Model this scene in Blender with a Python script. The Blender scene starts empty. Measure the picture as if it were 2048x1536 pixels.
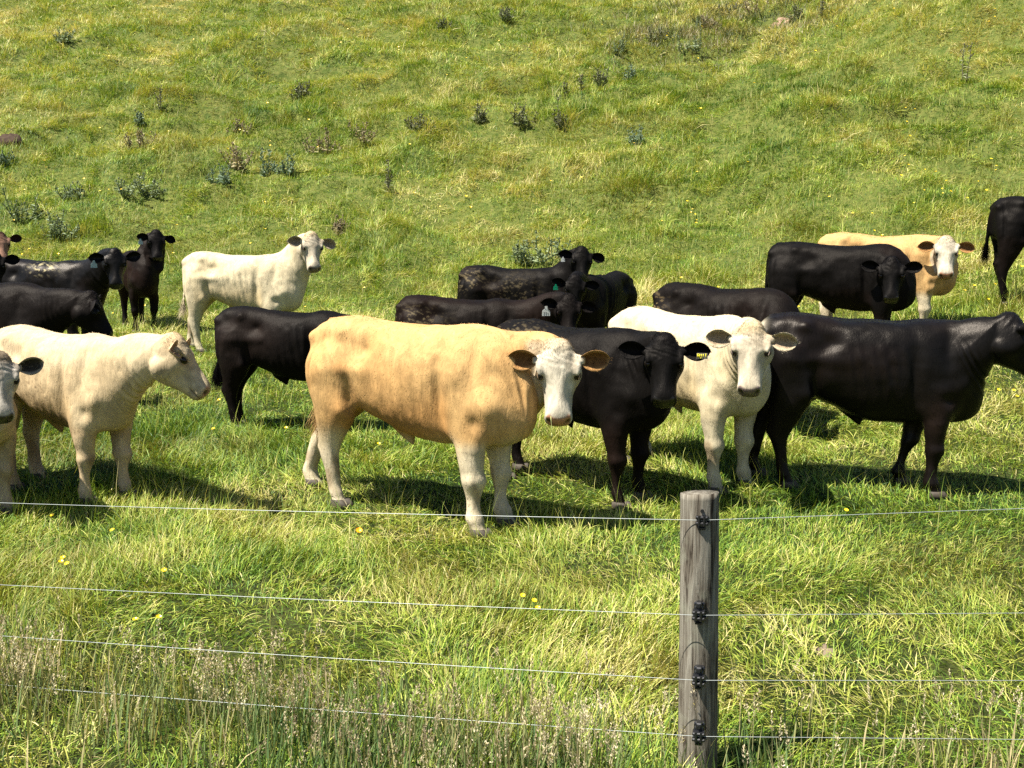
import bpy, math, random
import numpy as np
from mathutils import Vector, Matrix, Quaternion

# ------------------------------------------------------------------ camera, sky, sun, exposure
scene = bpy.context.scene
col = scene.collection
PITCH = math.radians(6.0)
CAMZ = 2.27
FPX = 2200.0                                   # focal length in photograph pixels (2048 wide)
cam_d = bpy.data.cameras.new('camera')
cam_d.sensor_width = 36.0
cam_d.lens = 36.0 * FPX / 2048.0
cam_d.clip_end = 2000
cam_d.clip_start = 0.05
cam = bpy.data.objects.new('camera', cam_d)
cam.location = (0, 0, CAMZ)
cam.rotation_euler = (math.pi / 2 - PITCH, 0, 0)
col.objects.link(cam)
scene.camera = cam

SUN_EL = math.radians(61)
SUN_H = Vector((-0.88, -0.475, 0)).normalized()
SUN = Vector((SUN_H.x * math.cos(SUN_EL), SUN_H.y * math.cos(SUN_EL), math.sin(SUN_EL)))
world = bpy.data.worlds.new('World')
scene.world = world
world.use_nodes = True
wn = world.node_tree
wn.nodes.clear()
sky = wn.nodes.new('ShaderNodeTexSky')
sky.sky_type = 'NISHITA'
sky.sun_disc = False
sky.sun_elevation = SUN_EL
sky.sun_rotation = math.atan2(SUN.x, SUN.y)
sky.air_density = 1.0
sky.dust_density = 0.6
bg = wn.nodes.new('ShaderNodeBackground')
bg.inputs['Strength'].default_value = 0.050
wo = wn.nodes.new('ShaderNodeOutputWorld')
wn.links.new(sky.outputs[0], bg.inputs[0])
wn.links.new(bg.outputs[0], wo.inputs[0])
sun_d = bpy.data.lights.new('sun', 'SUN')
sun_d.energy = 5.0
sun_d.angle = math.radians(0.5)
sun_d.color = (1.0, 0.95, 0.86)
sun = bpy.data.objects.new('sun', sun_d)
sun.rotation_euler = SUN.to_track_quat('Z', 'Y').to_euler()
sun.location = (-20, -15, 40)
col.objects.link(sun)
scene.view_settings.view_transform = 'Standard'
scene.view_settings.look = 'None'
scene.view_settings.exposure = 1.68
scene.view_settings.gamma = 1.0
scene.render.engine = 'CYCLES'
scene.cycles.max_bounces = 6
scene.cycles.diffuse_bounces = 3
scene.cycles.glossy_bounces = 2
scene.cycles.transmission_bounces = 3
scene.cycles.use_denoising = False

QUICK = ''

# ------------------------------------------------------------------ helpers
random.seed(7)
RS = np.random.RandomState(11)
_tabs = {}


def vnoise(x, y, seed=0):
    """smooth value noise in -1..1"""
    if seed not in _tabs:
        _tabs[seed] = np.random.RandomState(1000 + seed).rand(256, 256) * 2 - 1
    t = _tabs[seed]
    x = np.asarray(x, float); y = np.asarray(y, float)
    xi = np.floor(x); yi = np.floor(y)
    fx = x - xi; fy = y - yi
    fx = fx * fx * fx * (fx * (fx * 6 - 15) + 10); fy = fy * fy * fy * (fy * (fy * 6 - 15) + 10)
    a = xi.astype(int) & 255; b = yi.astype(int) & 255
    a1 = (a + 1) & 255; b1 = (b + 1) & 255
    return (t[a, b] * (1 - fx) + t[a1, b] * fx) * (1 - fy) + (t[a, b1] * (1 - fx) + t[a1, b1] * fx) * fy


def fbm(x, y, seed=0, octv=4, gain=0.5):
    s = 0; a = 1.0; n = 0
    for k in range(octv):
        c, sn = math.cos(k * 1.1), math.sin(k * 1.1)
        s = s + a * vnoise((c * x - sn * y) * 2 ** k + 17 * k, (sn * x + c * y) * 2 ** k + 31 * k, seed + k)
        n += a; a *= gain
    return s / n


def sstep(a, b, x):
    t = np.clip((np.asarray(x, float) - a) / (b - a), 0, 1)
    return t * t * (3 - 2 * t)


def terrain_base(x, y):
    x = np.asarray(x, float); y = np.asarray(y, float)
    z = 0.0833 * y
    # the hill behind: slope grows from 0.083 to about 0.44 between 14 m and 24 m, eases off far away
    s = 0.37
    a, b = 13.5, 24.0
    t = np.clip((y - a) / (b - a), 0, 1)
    integ = (b - a) * (t ** 3 - t ** 4 / 2)                      # integral of the smoothstep
    z = z + s * (integ + np.maximum(y - b, 0))
    far = np.maximum(y - 75, 0)
    z = z - 0.30 * np.minimum(far, 60) - 0.0
    # right-hand spur coming down towards the herd, with a gully on its left
    z = z + 0.9 * sstep(1.5, 8, x) * sstep(7, 14, y)
    z = z + 3.4 * sstep(3.0, 17, x - 0.10 * (y - 20)) * sstep(16, 34, y)
    gx = 5.0 + 0.32 * (y - 24)
    z = z - 1.0 * np.exp(-((x - gx) / 3.0) ** 2) * sstep(24, 36, y) * (1 - sstep(50, 70, y))
    return z


def tuss(x, y):
    """0..1, where the grass stands in tussocks"""
    n = fbm(x * 0.75, y * 0.75, 3, 3)
    return np.clip(0.5 + 0.9 * n, 0, 1)


def terrain(x, y):
    x = np.asarray(x, float); y = np.asarray(y, float)
    z = terrain_base(x, y)
    amp = 0.045 + 0.24 * sstep(13, 24, y)
    z = z + amp * fbm(x * 0.45, y * 0.6, 20, 3)
    z = z + (0.05 + 0.17 * sstep(14, 24, y)) * (tuss(x, y) - 0.5) + 0.16 * sstep(15, 23, y) * np.clip(fbm(x * 0.9 + 11, y * 1.1, 23, 3), -0.3, 0.6)
    # cattle tracks along the contour on the slope
    z = z + 0.12 * sstep(17, 25, y) * vnoise(x * 0.16 + 0.1 * y, z * 1.7, 40)
    z = z + 0.055 * sstep(17, 24, y) * sstep(-0.2, 0.35, fbm(x * 0.12, y * 0.2, 44, 2)) * np.sin(2 * math.pi * (z + 0.07 * x + 0.5 * fbm(x * 0.22, y * 0.22, 46, 2)) / 0.62)
    # small scarp of bare soil high on the slope, and the hole by the post
    return z


def tz(x, y):
    return float(terrain(np.array([x]), np.array([y]))[0])


def ray(px, py):
    x = (px - 1024) / FPX; y = (768 - py) / FPX
    c, s = math.cos(PITCH), math.sin(PITCH)
    return Vector((x, c + y * s, -s + y * c))


def at(px, py, D):
    """world point seen at photograph pixel (px, py), at depth D along the view axis"""
    return Vector((0, 0, CAMZ)) + ray(px, py) * D


def ground_at(px, py):
    """world point of the ground seen at a pixel"""
    r = ray(px, py)
    d = np.concatenate([np.arange(2.0, 20, 0.01), np.arange(20, 90, 0.03)])
    zz = CAMZ + r.z * d - terrain(r.x * d, r.y * d)
    k = np.argmax(zz < 0)
    if zz[k] >= 0:
        k = len(d) - 1
    return Vector((r.x * d[k], r.y * d[k], tz(r.x * d[k], r.y * d[k])))


def ground_depth(px, D):
    """ground point under image column px at depth D"""
    X = (px - 1024) / FPX * D
    z = 0.0
    Y = D
    for _ in range(6):
        z = tz(X, Y)
        Y = (D + math.sin(PITCH) * (z - CAMZ)) / math.cos(PITCH)
    return Vector((X, Y, z))


def np_mesh(name, v, f):
    """v (N,3), f: (M,k) array, or list of such arrays"""
    me = bpy.data.meshes.new(name)
    if not isinstance(f, list):
        f = [f]
    f = [q for q in f if len(q)]
    nl = sum(q.size for q in f); nf = sum(len(q) for q in f)
    me.vertices.add(len(v)); me.vertices.foreach_set('co', np.ascontiguousarray(v, np.float32).ravel())
    me.loops.add(nl); me.loops.foreach_set('vertex_index', np.concatenate([q.ravel() for q in f]).astype(np.int32))
    me.polygons.add(nf)
    tot = np.concatenate([np.full(len(q), q.shape[1]) for q in f]).astype(np.int32)
    st = np.concatenate([[0], np.cumsum(tot)[:-1]]).astype(np.int32)
    me.polygons.foreach_set('loop_start', st)
    me.update(calc_edges=True)
    return me


def set_col(me, name, c):
    a = me.attributes.new(name, 'FLOAT_COLOR', 'POINT')
    c = np.asarray(c, np.float32)
    if c.shape[1] == 3:
        c = np.concatenate([c, np.ones((len(c), 1), np.float32)], 1)
    a.data.foreach_set('color', c.ravel())


def smooth_shade(me, on=True):
    me.polygons.foreach_set('use_smooth', np.full(len(me.polygons), on))


def link(name, me, mat=None, parent=None):
    o = bpy.data.objects.new(name, me)
    col.objects.link(o)
    if mat is not None:
        me.materials.append(mat)
    if parent is not None:
        o.parent = parent
    return o


def tag(o, label=None, cat=None, group=None, kind=None):
    for k, v in (('label', label), ('category', cat), ('group', group), ('kind', kind)):
        if v:
            o[k] = v
    return o


def empty(name, loc=(0, 0, 0), rz=0):
    o = bpy.data.objects.new(name, None)
    o.empty_display_size = 0.1
    col.objects.link(o)
    o.location = loc
    o.rotation_euler = (0, 0, rz)
    return o


class MB:
    """collects lofts into one mesh"""
    def __init__(s):
        s.v = []; s.f = []; s.n = 0; s.c = []

    def add(s, v, faces, c=None):
        s.v.extend([tuple(p) for p in v])
        for q in faces:
            s.f.append(tuple(i + s.n for i in q))
        if c is not None:
            s.c.extend([c] * len(v))
        s.n += len(v)

    def loft(s, rings, c=None, cap=True):
        n = len(rings[0]); v = [p for r in rings for p in r]; f = []
        for i in range(len(rings) - 1):
            for j in range(n):
                k = (j + 1) % n
                f.append((i * n + j, i * n + k, (i + 1) * n + k, (i + 1) * n + j))
        if cap:
            a = np.mean(np.array(rings[0]), 0); b = np.mean(np.array(rings[-1]), 0)
            v.append(a); v.append(b)
            ia, ib = len(v) - 2, len(v) - 1
            m = (len(rings) - 1) * n
            for j in range(n):
                k = (j + 1) % n
                f.append((ia, k, j)); f.append((ib, m + j, m + k))
        s.add(v, f, c)

    def tube(s, pts, radii, n=8, c=None):
        pts = [Vector(p) for p in pts]
        rings = []
        for i, p in enumerate(pts):
            t = (pts[min(i + 1, len(pts) - 1)] - pts[max(i - 1, 0)]).normalized()
            ref = Vector((0, 0, 1)) if abs(t.z) < 0.9 else Vector((1, 0, 0))
            a = t.cross(ref).normalized(); b = a.cross(t)
            r = radii[i] if hasattr(radii, '__len__') else radii
            rings.append([p + (a * math.cos(2 * math.pi * j / n) + b * math.sin(2 * math.pi * j / n)) * r for j in range(n)])
        s.loft(rings, c)

    def box(s, c, sx, sy, sz, m=None):
        v = []
        for z in (-1, 1):
            for y in (-1, 1):
                for x in (-1, 1):
                    p = Vector((x * sx / 2, y * sy / 2, z * sz / 2))
                    if m is not None:
                        p = m @ p
                    v.append(p + Vector(c))
        s.add(v, [(0, 2, 3, 1), (4, 5, 7, 6), (0, 1, 5, 4), (2, 6, 7, 3), (0, 4, 6, 2), (1, 3, 7, 5)])

    def mesh(s, name, smooth=True):
        me = bpy.data.meshes.new(name)
        me.from_pydata(s.v, [], s.f)
        me.update()
        if s.c:
            set_col(me, 'tint', s.c)
        smooth_shade(me, smooth)
        return me

    def build(s, name, mat, parent=None, smooth=True):
        return link(name, s.mesh(name, smooth), mat, parent)


# ------------------------------------------------------------------ materials
def new_mat(name):
    m = bpy.data.materials.new(name)
    m.use_nodes = True
    nt = m.node_tree
    b = nt.nodes['Principled BSDF']
    return m, nt, b


def N(nt, t, **kw):
    n = nt.nodes.new(t)
    for k, v in kw.items():
        setattr(n, k, v)
    return n


def coat_material(name, rough, spec, sheen, bump, fine=46):
    m, nt, b = new_mat(name)
    at_ = N(nt, 'ShaderNodeAttribute', attribute_name='coat')
    tc = N(nt, 'ShaderNodeTexCoord')
    mp = N(nt, 'ShaderNodeMapping')
    mp.inputs['Scale'].default_value = (1.0, 1.0, 0.22)
    no = N(nt, 'ShaderNodeTexNoise')
    no.inputs['Scale'].default_value = fine
    no.inputs['Detail'].default_value = 5
    no.inputs['Roughness'].default_value = 0.65
    no.inputs['Distortion'].default_value = 0.6
    n2 = N(nt, 'ShaderNodeTexNoise')
    n2.inputs['Scale'].default_value = 8
    n2.inputs['Detail'].default_value = 6
    n2.inputs['Roughness'].default_value = 0.7
    n2.inputs['Distortion'].default_value = 1.6
    nt.links.new(tc.outputs['Object'], mp.inputs[0])
    nt.links.new(mp.outputs[0], no.inputs['Vector'])
    mp2 = N(nt, 'ShaderNodeMapping')
    mp2.inputs['Scale'].default_value = (1.0, 1.0, 0.55)
    nt.links.new(tc.outputs['Object'], mp2.inputs[0])
    nt.links.new(mp2.outputs[0], n2.inputs['Vector'])
    r1 = N(nt, 'ShaderNodeMapRange')
    r1.inputs[1].default_value = 0.3; r1.inputs[2].default_value = 0.7
    r1.inputs[3].default_value = 0.90; r1.inputs[4].default_value = 1.08
    nt.links.new(no.outputs[0], r1.inputs[0])
    r2 = N(nt, 'ShaderNodeMapRange')
    r2.inputs[1].default_value = 0.35; r2.inputs[2].default_value = 0.65
    r2.inputs[3].default_value = 0.76; r2.inputs[4].default_value = 1.16
    nt.links.new(n2.outputs[0], r2.inputs[0])
    mu = N(nt, 'ShaderNodeMath', operation='MULTIPLY')
    nt.links.new(r1.outputs[0], mu.inputs[0]); nt.links.new(r2.outputs[0], mu.inputs[1])
    vm = N(nt, 'ShaderNodeVectorMath', operation='SCALE')
    nt.links.new(at_.outputs['Color'], vm.inputs[0]); nt.links.new(mu.outputs[0], vm.inputs['Scale'])
    nt.links.new(vm.outputs[0], b.inputs['Base Color'])
    bp = N(nt, 'ShaderNodeBump')
    bp.inputs['Strength'].default_value = bump
    bp.inputs['Distance'].default_value = 0.012
    nt.links.new(no.outputs[0], bp.inputs['Height'])
    nt.links.new(bp.outputs[0], b.inputs['Normal'])
    # roughness: the alpha of the coat attribute makes wet noses shine
    rr = N(nt, 'ShaderNodeMapRange')
    rr.inputs[1].default_value = 0; rr.inputs[2].default_value = 1
    rr.inputs[3].default_value = 0.22; rr.inputs[4].default_value = rough
    nt.links.new(at_.outputs['Alpha'], rr.inputs[0])
    nt.links.new(rr.outputs[0], b.inputs['Roughness'])
    rs_ = N(nt, 'ShaderNodeMapRange')
    rs_.inputs[1].default_value = 0; rs_.inputs[2].default_value = 0.8
    rs_.inputs[3].default_value = 0.5; rs_.inputs[4].default_value = spec
    nt.links.new(at_.outputs['Alpha'], rs_.inputs[0])
    nt.links.new(rs_.outputs[0], b.inputs['Specular IOR Level'])
    b.inputs['Specular Tint'].default_value = (1.0, 0.90, 0.80, 1)
    b.inputs['Sheen Weight'].default_value = sheen
    b.inputs['Sheen Roughness'].default_value = 0.45
    return m


M_GLOSS = coat_material('glossy black coat', 0.40, 0.13, 0.0, 0.25, 70)
M_PALE = coat_material('pale coat', 0.9, 0.12, 0.0, 0.50)
M_DARK = coat_material('black coat', 0.58, 0.065, 0.0, 0.40, 70)


def hair_material(name, rough, spec):
    m, nt, b = new_mat(name)
    a = N(nt, 'ShaderNodeAttribute', attribute_name='coat')
    nt.links.new(a.outputs['Color'], b.inputs['Base Color'])
    b.inputs['Roughness'].default_value = rough
    b.inputs['Specular IOR Level'].default_value = spec
    return m


M_HAIR_PALE = hair_material('pale hair', 0.85, 0.1)
M_HAIR_DARK = hair_material('black hair', 0.55, 0.06)


def plain(name, c, rough=0.6, spec=0.4, noise=None):
    m, nt, b = new_mat(name)
    if noise:
        tc = N(nt, 'ShaderNodeTexCoord')
        no = N(nt, 'ShaderNodeTexNoise')
        no.inputs['Scale'].default_value = noise
        no.inputs['Detail'].default_value = 4
        nt.links.new(tc.outputs['Object'], no.inputs['Vector'])
        r = N(nt, 'ShaderNodeValToRGB')
        r.color_ramp.elements[0].position = 0.3
        r.color_ramp.elements[1].position = 0.7
        r.color_ramp.elements[0].color = [k * 0.7 for k in c] + [1]
        r.color_ramp.elements[1].color = [min(1, k * 1.25) for k in c] + [1]
        nt.links.new(no.outputs[0], r.inputs[0])
        nt.links.new(r.outputs[0], b.inputs['Base Color'])
    else:
        b.inputs['Base Color'].default_value = list(c) + [1]
    b.inputs['Roughness'].default_value = rough
    b.inputs['Specular IOR Level'].default_value = spec
    return m


M_EYE = plain('eye', (0.006, 0.0035, 0.0025), 0.12, 0.3)
M_HOOF = plain('hoof', (0.05, 0.04, 0.03), 0.7, 0.2, 30)
M_TAGW = plain('white tag', (0.48, 0.48, 0.44), 0.4, 0.4)
M_TAGG = plain('green tag', (0.0, 0.25, 0.12), 0.4, 0.4)
M_TAGC = plain('pale grey tag', (0.22, 0.29, 0.28), 0.4, 0.4)
M_TAGY = plain('yellow print', (0.6, 0.52, 0.02), 0.5, 0.3)
M_INK = plain('tag print', (0.10, 0.09, 0.08), 0.6, 0.2)

# ------------------------------------------------------------------ the cattle
def ring_yz(x, zt, zb, w, n=28, e=2.2, k=0.0, yc=0.0, wide=0.0, tn=0.0):
    """cross-section in the YZ plane. k>0 narrows the bottom, wide shifts the widest level"""
    zc, h = (zt + zb) / 2, (zt - zb) / 2
    out = []
    for j in range(n):
        t = 2 * math.pi * j / n
        c, s = math.cos(t), math.sin(t)
        y = w * math.copysign(abs(c) ** (2 / e), c)
        zn = math.copysign(abs(s) ** (2 / e), s)
        y *= 1 + k * zn - wide * zn * zn - tn * max(0.0, zn) ** 1.3
        out.append(Vector((x, yc + y, zc + h * zn)))
    return out


def interp_rows(rows, m):
    """Catmull-Rom resample of station rows"""
    rows = np.array(rows, float)
    out = []
    for i in range(len(rows) - 1):
        p0 = rows[max(i - 1, 0)]; p1 = rows[i]; p2 = rows[i + 1]; p3 = rows[min(i + 2, len(rows) - 1)]
        for k in range(m):
            t = k / m
            out.append(0.5 * ((2 * p1) + (p2 - p0) * t + (2 * p0 - 5 * p1 + 4 * p2 - p3) * t * t + (3 * p1 - p0 - 3 * p2 + p3) * t ** 3))
    out.append(rows[-1])
    return out


TORSO = [  # x, z top, z bottom, half width, lower narrowing
    (-0.835, 1.12, 0.90, 0.09, 0.0),
    (-0.825, 1.205, 0.82, 0.155, 0.0),
    (-0.79, 1.262, 0.77, 0.200, -0.05),
    (-0.70, 1.29, 0.73, 0.235, -0.05),
    (-0.55, 1.305, 0.70, 0.262, -0.05),
    (-0.40, 1.295, 0.675, 0.262, -0.04),
    (-0.25, 1.272, 0.60, 0.276, 0.02),
    (-0.08, 1.255, 0.53, 0.292, 0.07),
    (0.10, 1.248, 0.49, 0.298, 0.08),
    (0.28, 1.250, 0.475, 0.286, 0.06),
    (0.43, 1.268, 0.48, 0.262, 0.0),
    (0.56, 1.275, 0.485, 0.238, -0.03),
    (0.68, 1.245, 0.485, 0.215, -0.05),
    (0.78, 1.16, 0.51, 0.182, -0.06),
    (0.86, 1.04, 0.56, 0.135, -0.05),
    (0.91, 0.92, 0.63, 0.07, 0.0),
]
HEAD = [  # x along the face, z top, z bottom, half width, lower narrowing, top narrowing
    (-0.075, -0.02, -0.13, 0.055, 0.0, 0.0),
    (-0.045, 0.042, -0.18, 0.066, 0.0, 0.05),
    (0.00, 0.074, -0.225, 0.094, 0.04, 0.12),
    (0.055, 0.074, -0.26, 0.119, 0.06, 0.12),
    (0.115, 0.064, -0.274, 0.138, 0.10, 0.12),
    (0.17, 0.050, -0.268, 0.142, 0.14, 0.18),
    (0.225, 0.034, -0.245, 0.118, 0.12, 0.46),
    (0.28, 0.022, -0.216, 0.098, 0.08, 0.54),
    (0.335, 0.014, -0.191, 0.088, 0.02, 0.48),
    (0.385, 0.006, -0.178, 0.086, 0.04, 0.20),
    (0.418, -0.004, -0.171, 0.090, 0.06, 0.08),
    (0.444, -0.018, -0.158, 0.083, 0.06, 0.04),
    (0.461, -0.038, -0.136, 0.060, 0.0, 0.0),
    (0.468, -0.06, -0.112, 0.032, 0.0, 0.0),
]
# legs: z, x, y (outwards), half length, half width
FRONT = [(0.88, 0.56, 0.150, 0.17, 0.085), (0.74, 0.55, 0.165, 0.160, 0.090), (0.62, 0.530, 0.168, 0.132, 0.086),
         (0.52, 0.520, 0.162, 0.104, 0.078), (0.43, 0.522, 0.156, 0.080, 0.068), (0.38, 0.526, 0.152, 0.071, 0.064),
         (0.33, 0.531, 0.150, 0.076, 0.070), (0.28, 0.525, 0.149, 0.056, 0.053), (0.22, 0.518, 0.148, 0.041, 0.038),
         (0.15, 0.518, 0.148, 0.041, 0.039), (0.10, 0.523, 0.148, 0.056, 0.053), (0.065, 0.537, 0.148, 0.048, 0.048),
         (0.04, 0.550, 0.148, 0.054, 0.053), (0.00, 0.562, 0.148, 0.066, 0.058)]
HIND = [(1.08, -0.60, 0.130, 0.20, 0.11), (0.96, -0.61, 0.140, 0.205, 0.115), (0.84, -0.61, 0.150, 0.195, 0.115),
        (0.74, -0.60, 0.155, 0.185, 0.112), (0.64, -0.610, 0.152, 0.160, 0.100), (0.55, -0.640, 0.147, 0.124, 0.082),
        (0.47, -0.672, 0.143, 0.096, 0.066), (0.41, -0.695, 0.140, 0.082, 0.060), (0.36, -0.698, 0.140, 0.068, 0.057),
        (0.30, -0.692, 0.140, 0.056, 0.050), (0.22, -0.683, 0.140, 0.049, 0.045), (0.15, -0.675, 0.140, 0.048, 0.045),
        (0.10, -0.662, 0.140, 0.054, 0.050), (0.065, -0.647, 0.140, 0.049, 0.048), (0.04, -0.634, 0.140, 0.055, 0.053),
        (0.00, -0.622, 0.140, 0.066, 0.058)]


def voxel_union(mb, vox):
    me = bpy.data.meshes.new('tmp')
    me.from_pydata(mb.v, [], mb.f)
    me.update()
    o = bpy.data.objects.new('tmp', me)
    col.objects.link(o)
    md = o.modifiers.new('r', 'REMESH')
    md.mode = 'VOXEL'
    md.voxel_size = vox
    md.adaptivity = 0
    dg = bpy.context.evaluated_depsgraph_get()
    ev = o.evaluated_get(dg)
    r = bpy.data.meshes.new_from_object(ev)
    n = len(r.vertices)
    v = np.empty(n * 3, np.float32); r.vertices.foreach_get('co', v)
    f = np.empty(len(r.loops), np.int32); r.loops.foreach_get('vertex_index', f)
    tot = np.empty(len(r.polygons), np.int32); r.polygons.foreach_get('loop_total', tot)
    assert (tot == 4).all()
    e = np.empty(len(r.edges) * 2, np.int32); r.edges.foreach_get('vertices', e)
    bpy.data.objects.remove(o); bpy.data.meshes.remove(me); bpy.data.meshes.remove(r)
    return v.reshape(-1, 3).astype(float), f.reshape(-1, 4), e.reshape(-1, 2)


def laplace(v, e, w, it, lam=0.6):
    n = len(v)
    deg = np.bincount(e[:, 0], minlength=n) + np.bincount(e[:, 1], minlength=n)
    deg = np.maximum(deg, 1)[:, None]
    for _ in range(it):
        s = np.empty_like(v)
        for k in range(3):
            s[:, k] = np.bincount(e[:, 0], v[e[:, 1], k], n) + np.bincount(e[:, 1], v[e[:, 0], k], n)
        v = v + (s / deg - v) * (lam * w)[:, None]
    return v


def vnormals(v, f):
    a = v[f[:, 2]] - v[f[:, 0]]; b = v[f[:, 3]] - v[f[:, 1]]
    fn = np.cross(a, b)
    n = np.zeros_like(v)
    for k in range(4):
        for c in range(3):
            n[:, c] += np.bincount(f[:, k], fn[:, c], len(v))
    n /= np.maximum(np.linalg.norm(n, axis=1), 1e-9)[:, None]
    return n


def gauss(v, c, r):
    d = (v - np.array(c)) / np.array(r)
    return np.exp(-(d * d).sum(1))


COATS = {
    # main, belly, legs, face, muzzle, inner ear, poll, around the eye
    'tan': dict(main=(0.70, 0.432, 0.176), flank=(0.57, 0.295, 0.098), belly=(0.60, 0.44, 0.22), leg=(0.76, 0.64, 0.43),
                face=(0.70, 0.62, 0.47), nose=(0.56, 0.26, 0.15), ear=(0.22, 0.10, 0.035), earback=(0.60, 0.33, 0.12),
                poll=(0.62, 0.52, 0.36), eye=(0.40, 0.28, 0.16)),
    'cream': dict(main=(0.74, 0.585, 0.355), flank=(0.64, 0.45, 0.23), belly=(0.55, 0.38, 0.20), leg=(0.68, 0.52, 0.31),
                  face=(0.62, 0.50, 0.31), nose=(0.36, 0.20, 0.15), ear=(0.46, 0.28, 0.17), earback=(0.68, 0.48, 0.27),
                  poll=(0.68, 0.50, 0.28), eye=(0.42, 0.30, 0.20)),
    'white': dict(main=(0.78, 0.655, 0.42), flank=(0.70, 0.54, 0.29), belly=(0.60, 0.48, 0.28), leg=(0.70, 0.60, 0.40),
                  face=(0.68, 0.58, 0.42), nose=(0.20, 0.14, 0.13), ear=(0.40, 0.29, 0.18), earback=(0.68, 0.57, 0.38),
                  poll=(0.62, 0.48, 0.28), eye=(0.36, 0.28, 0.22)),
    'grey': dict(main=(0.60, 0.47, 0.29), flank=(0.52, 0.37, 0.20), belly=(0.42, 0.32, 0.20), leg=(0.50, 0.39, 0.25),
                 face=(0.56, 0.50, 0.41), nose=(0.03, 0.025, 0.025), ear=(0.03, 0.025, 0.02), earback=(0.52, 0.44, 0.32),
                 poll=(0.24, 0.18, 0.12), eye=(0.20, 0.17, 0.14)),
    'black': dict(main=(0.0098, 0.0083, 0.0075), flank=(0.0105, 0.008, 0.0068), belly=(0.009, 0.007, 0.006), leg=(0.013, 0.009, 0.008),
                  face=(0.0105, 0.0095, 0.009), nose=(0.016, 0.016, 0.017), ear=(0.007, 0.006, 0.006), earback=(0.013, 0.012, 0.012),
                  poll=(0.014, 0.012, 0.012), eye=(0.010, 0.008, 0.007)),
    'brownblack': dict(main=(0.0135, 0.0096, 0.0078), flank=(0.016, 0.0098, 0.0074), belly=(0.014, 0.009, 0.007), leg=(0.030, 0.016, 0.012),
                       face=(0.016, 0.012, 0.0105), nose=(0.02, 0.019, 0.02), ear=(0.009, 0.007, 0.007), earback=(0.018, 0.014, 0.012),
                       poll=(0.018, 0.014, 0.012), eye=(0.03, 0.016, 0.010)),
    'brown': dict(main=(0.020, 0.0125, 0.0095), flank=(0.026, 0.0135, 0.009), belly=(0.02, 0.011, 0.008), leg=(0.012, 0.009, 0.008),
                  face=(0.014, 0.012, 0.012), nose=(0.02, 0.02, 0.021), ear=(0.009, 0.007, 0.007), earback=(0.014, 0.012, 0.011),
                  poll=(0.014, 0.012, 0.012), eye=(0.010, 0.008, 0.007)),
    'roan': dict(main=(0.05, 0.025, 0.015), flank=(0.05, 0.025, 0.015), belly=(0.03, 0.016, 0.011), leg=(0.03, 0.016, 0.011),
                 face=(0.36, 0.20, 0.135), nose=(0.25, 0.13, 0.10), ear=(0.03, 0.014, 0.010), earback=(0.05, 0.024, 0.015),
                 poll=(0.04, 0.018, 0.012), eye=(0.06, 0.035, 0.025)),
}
for _k, _d in COATS.items():
    for _q in _d:
        _d[_q] = tuple(c_ * (0.575 if _k in ('tan', 'cream', 'white', 'grey', 'roan') else 0.30) for c_ in _d[_q])
PALE = {'tan', 'cream', 'white', 'grey', 'roan'}


def lerp(c, d, w):
    w = np.asarray(w)[:, None]
    return c * (1 - w) + np.asarray(d) * w


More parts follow.
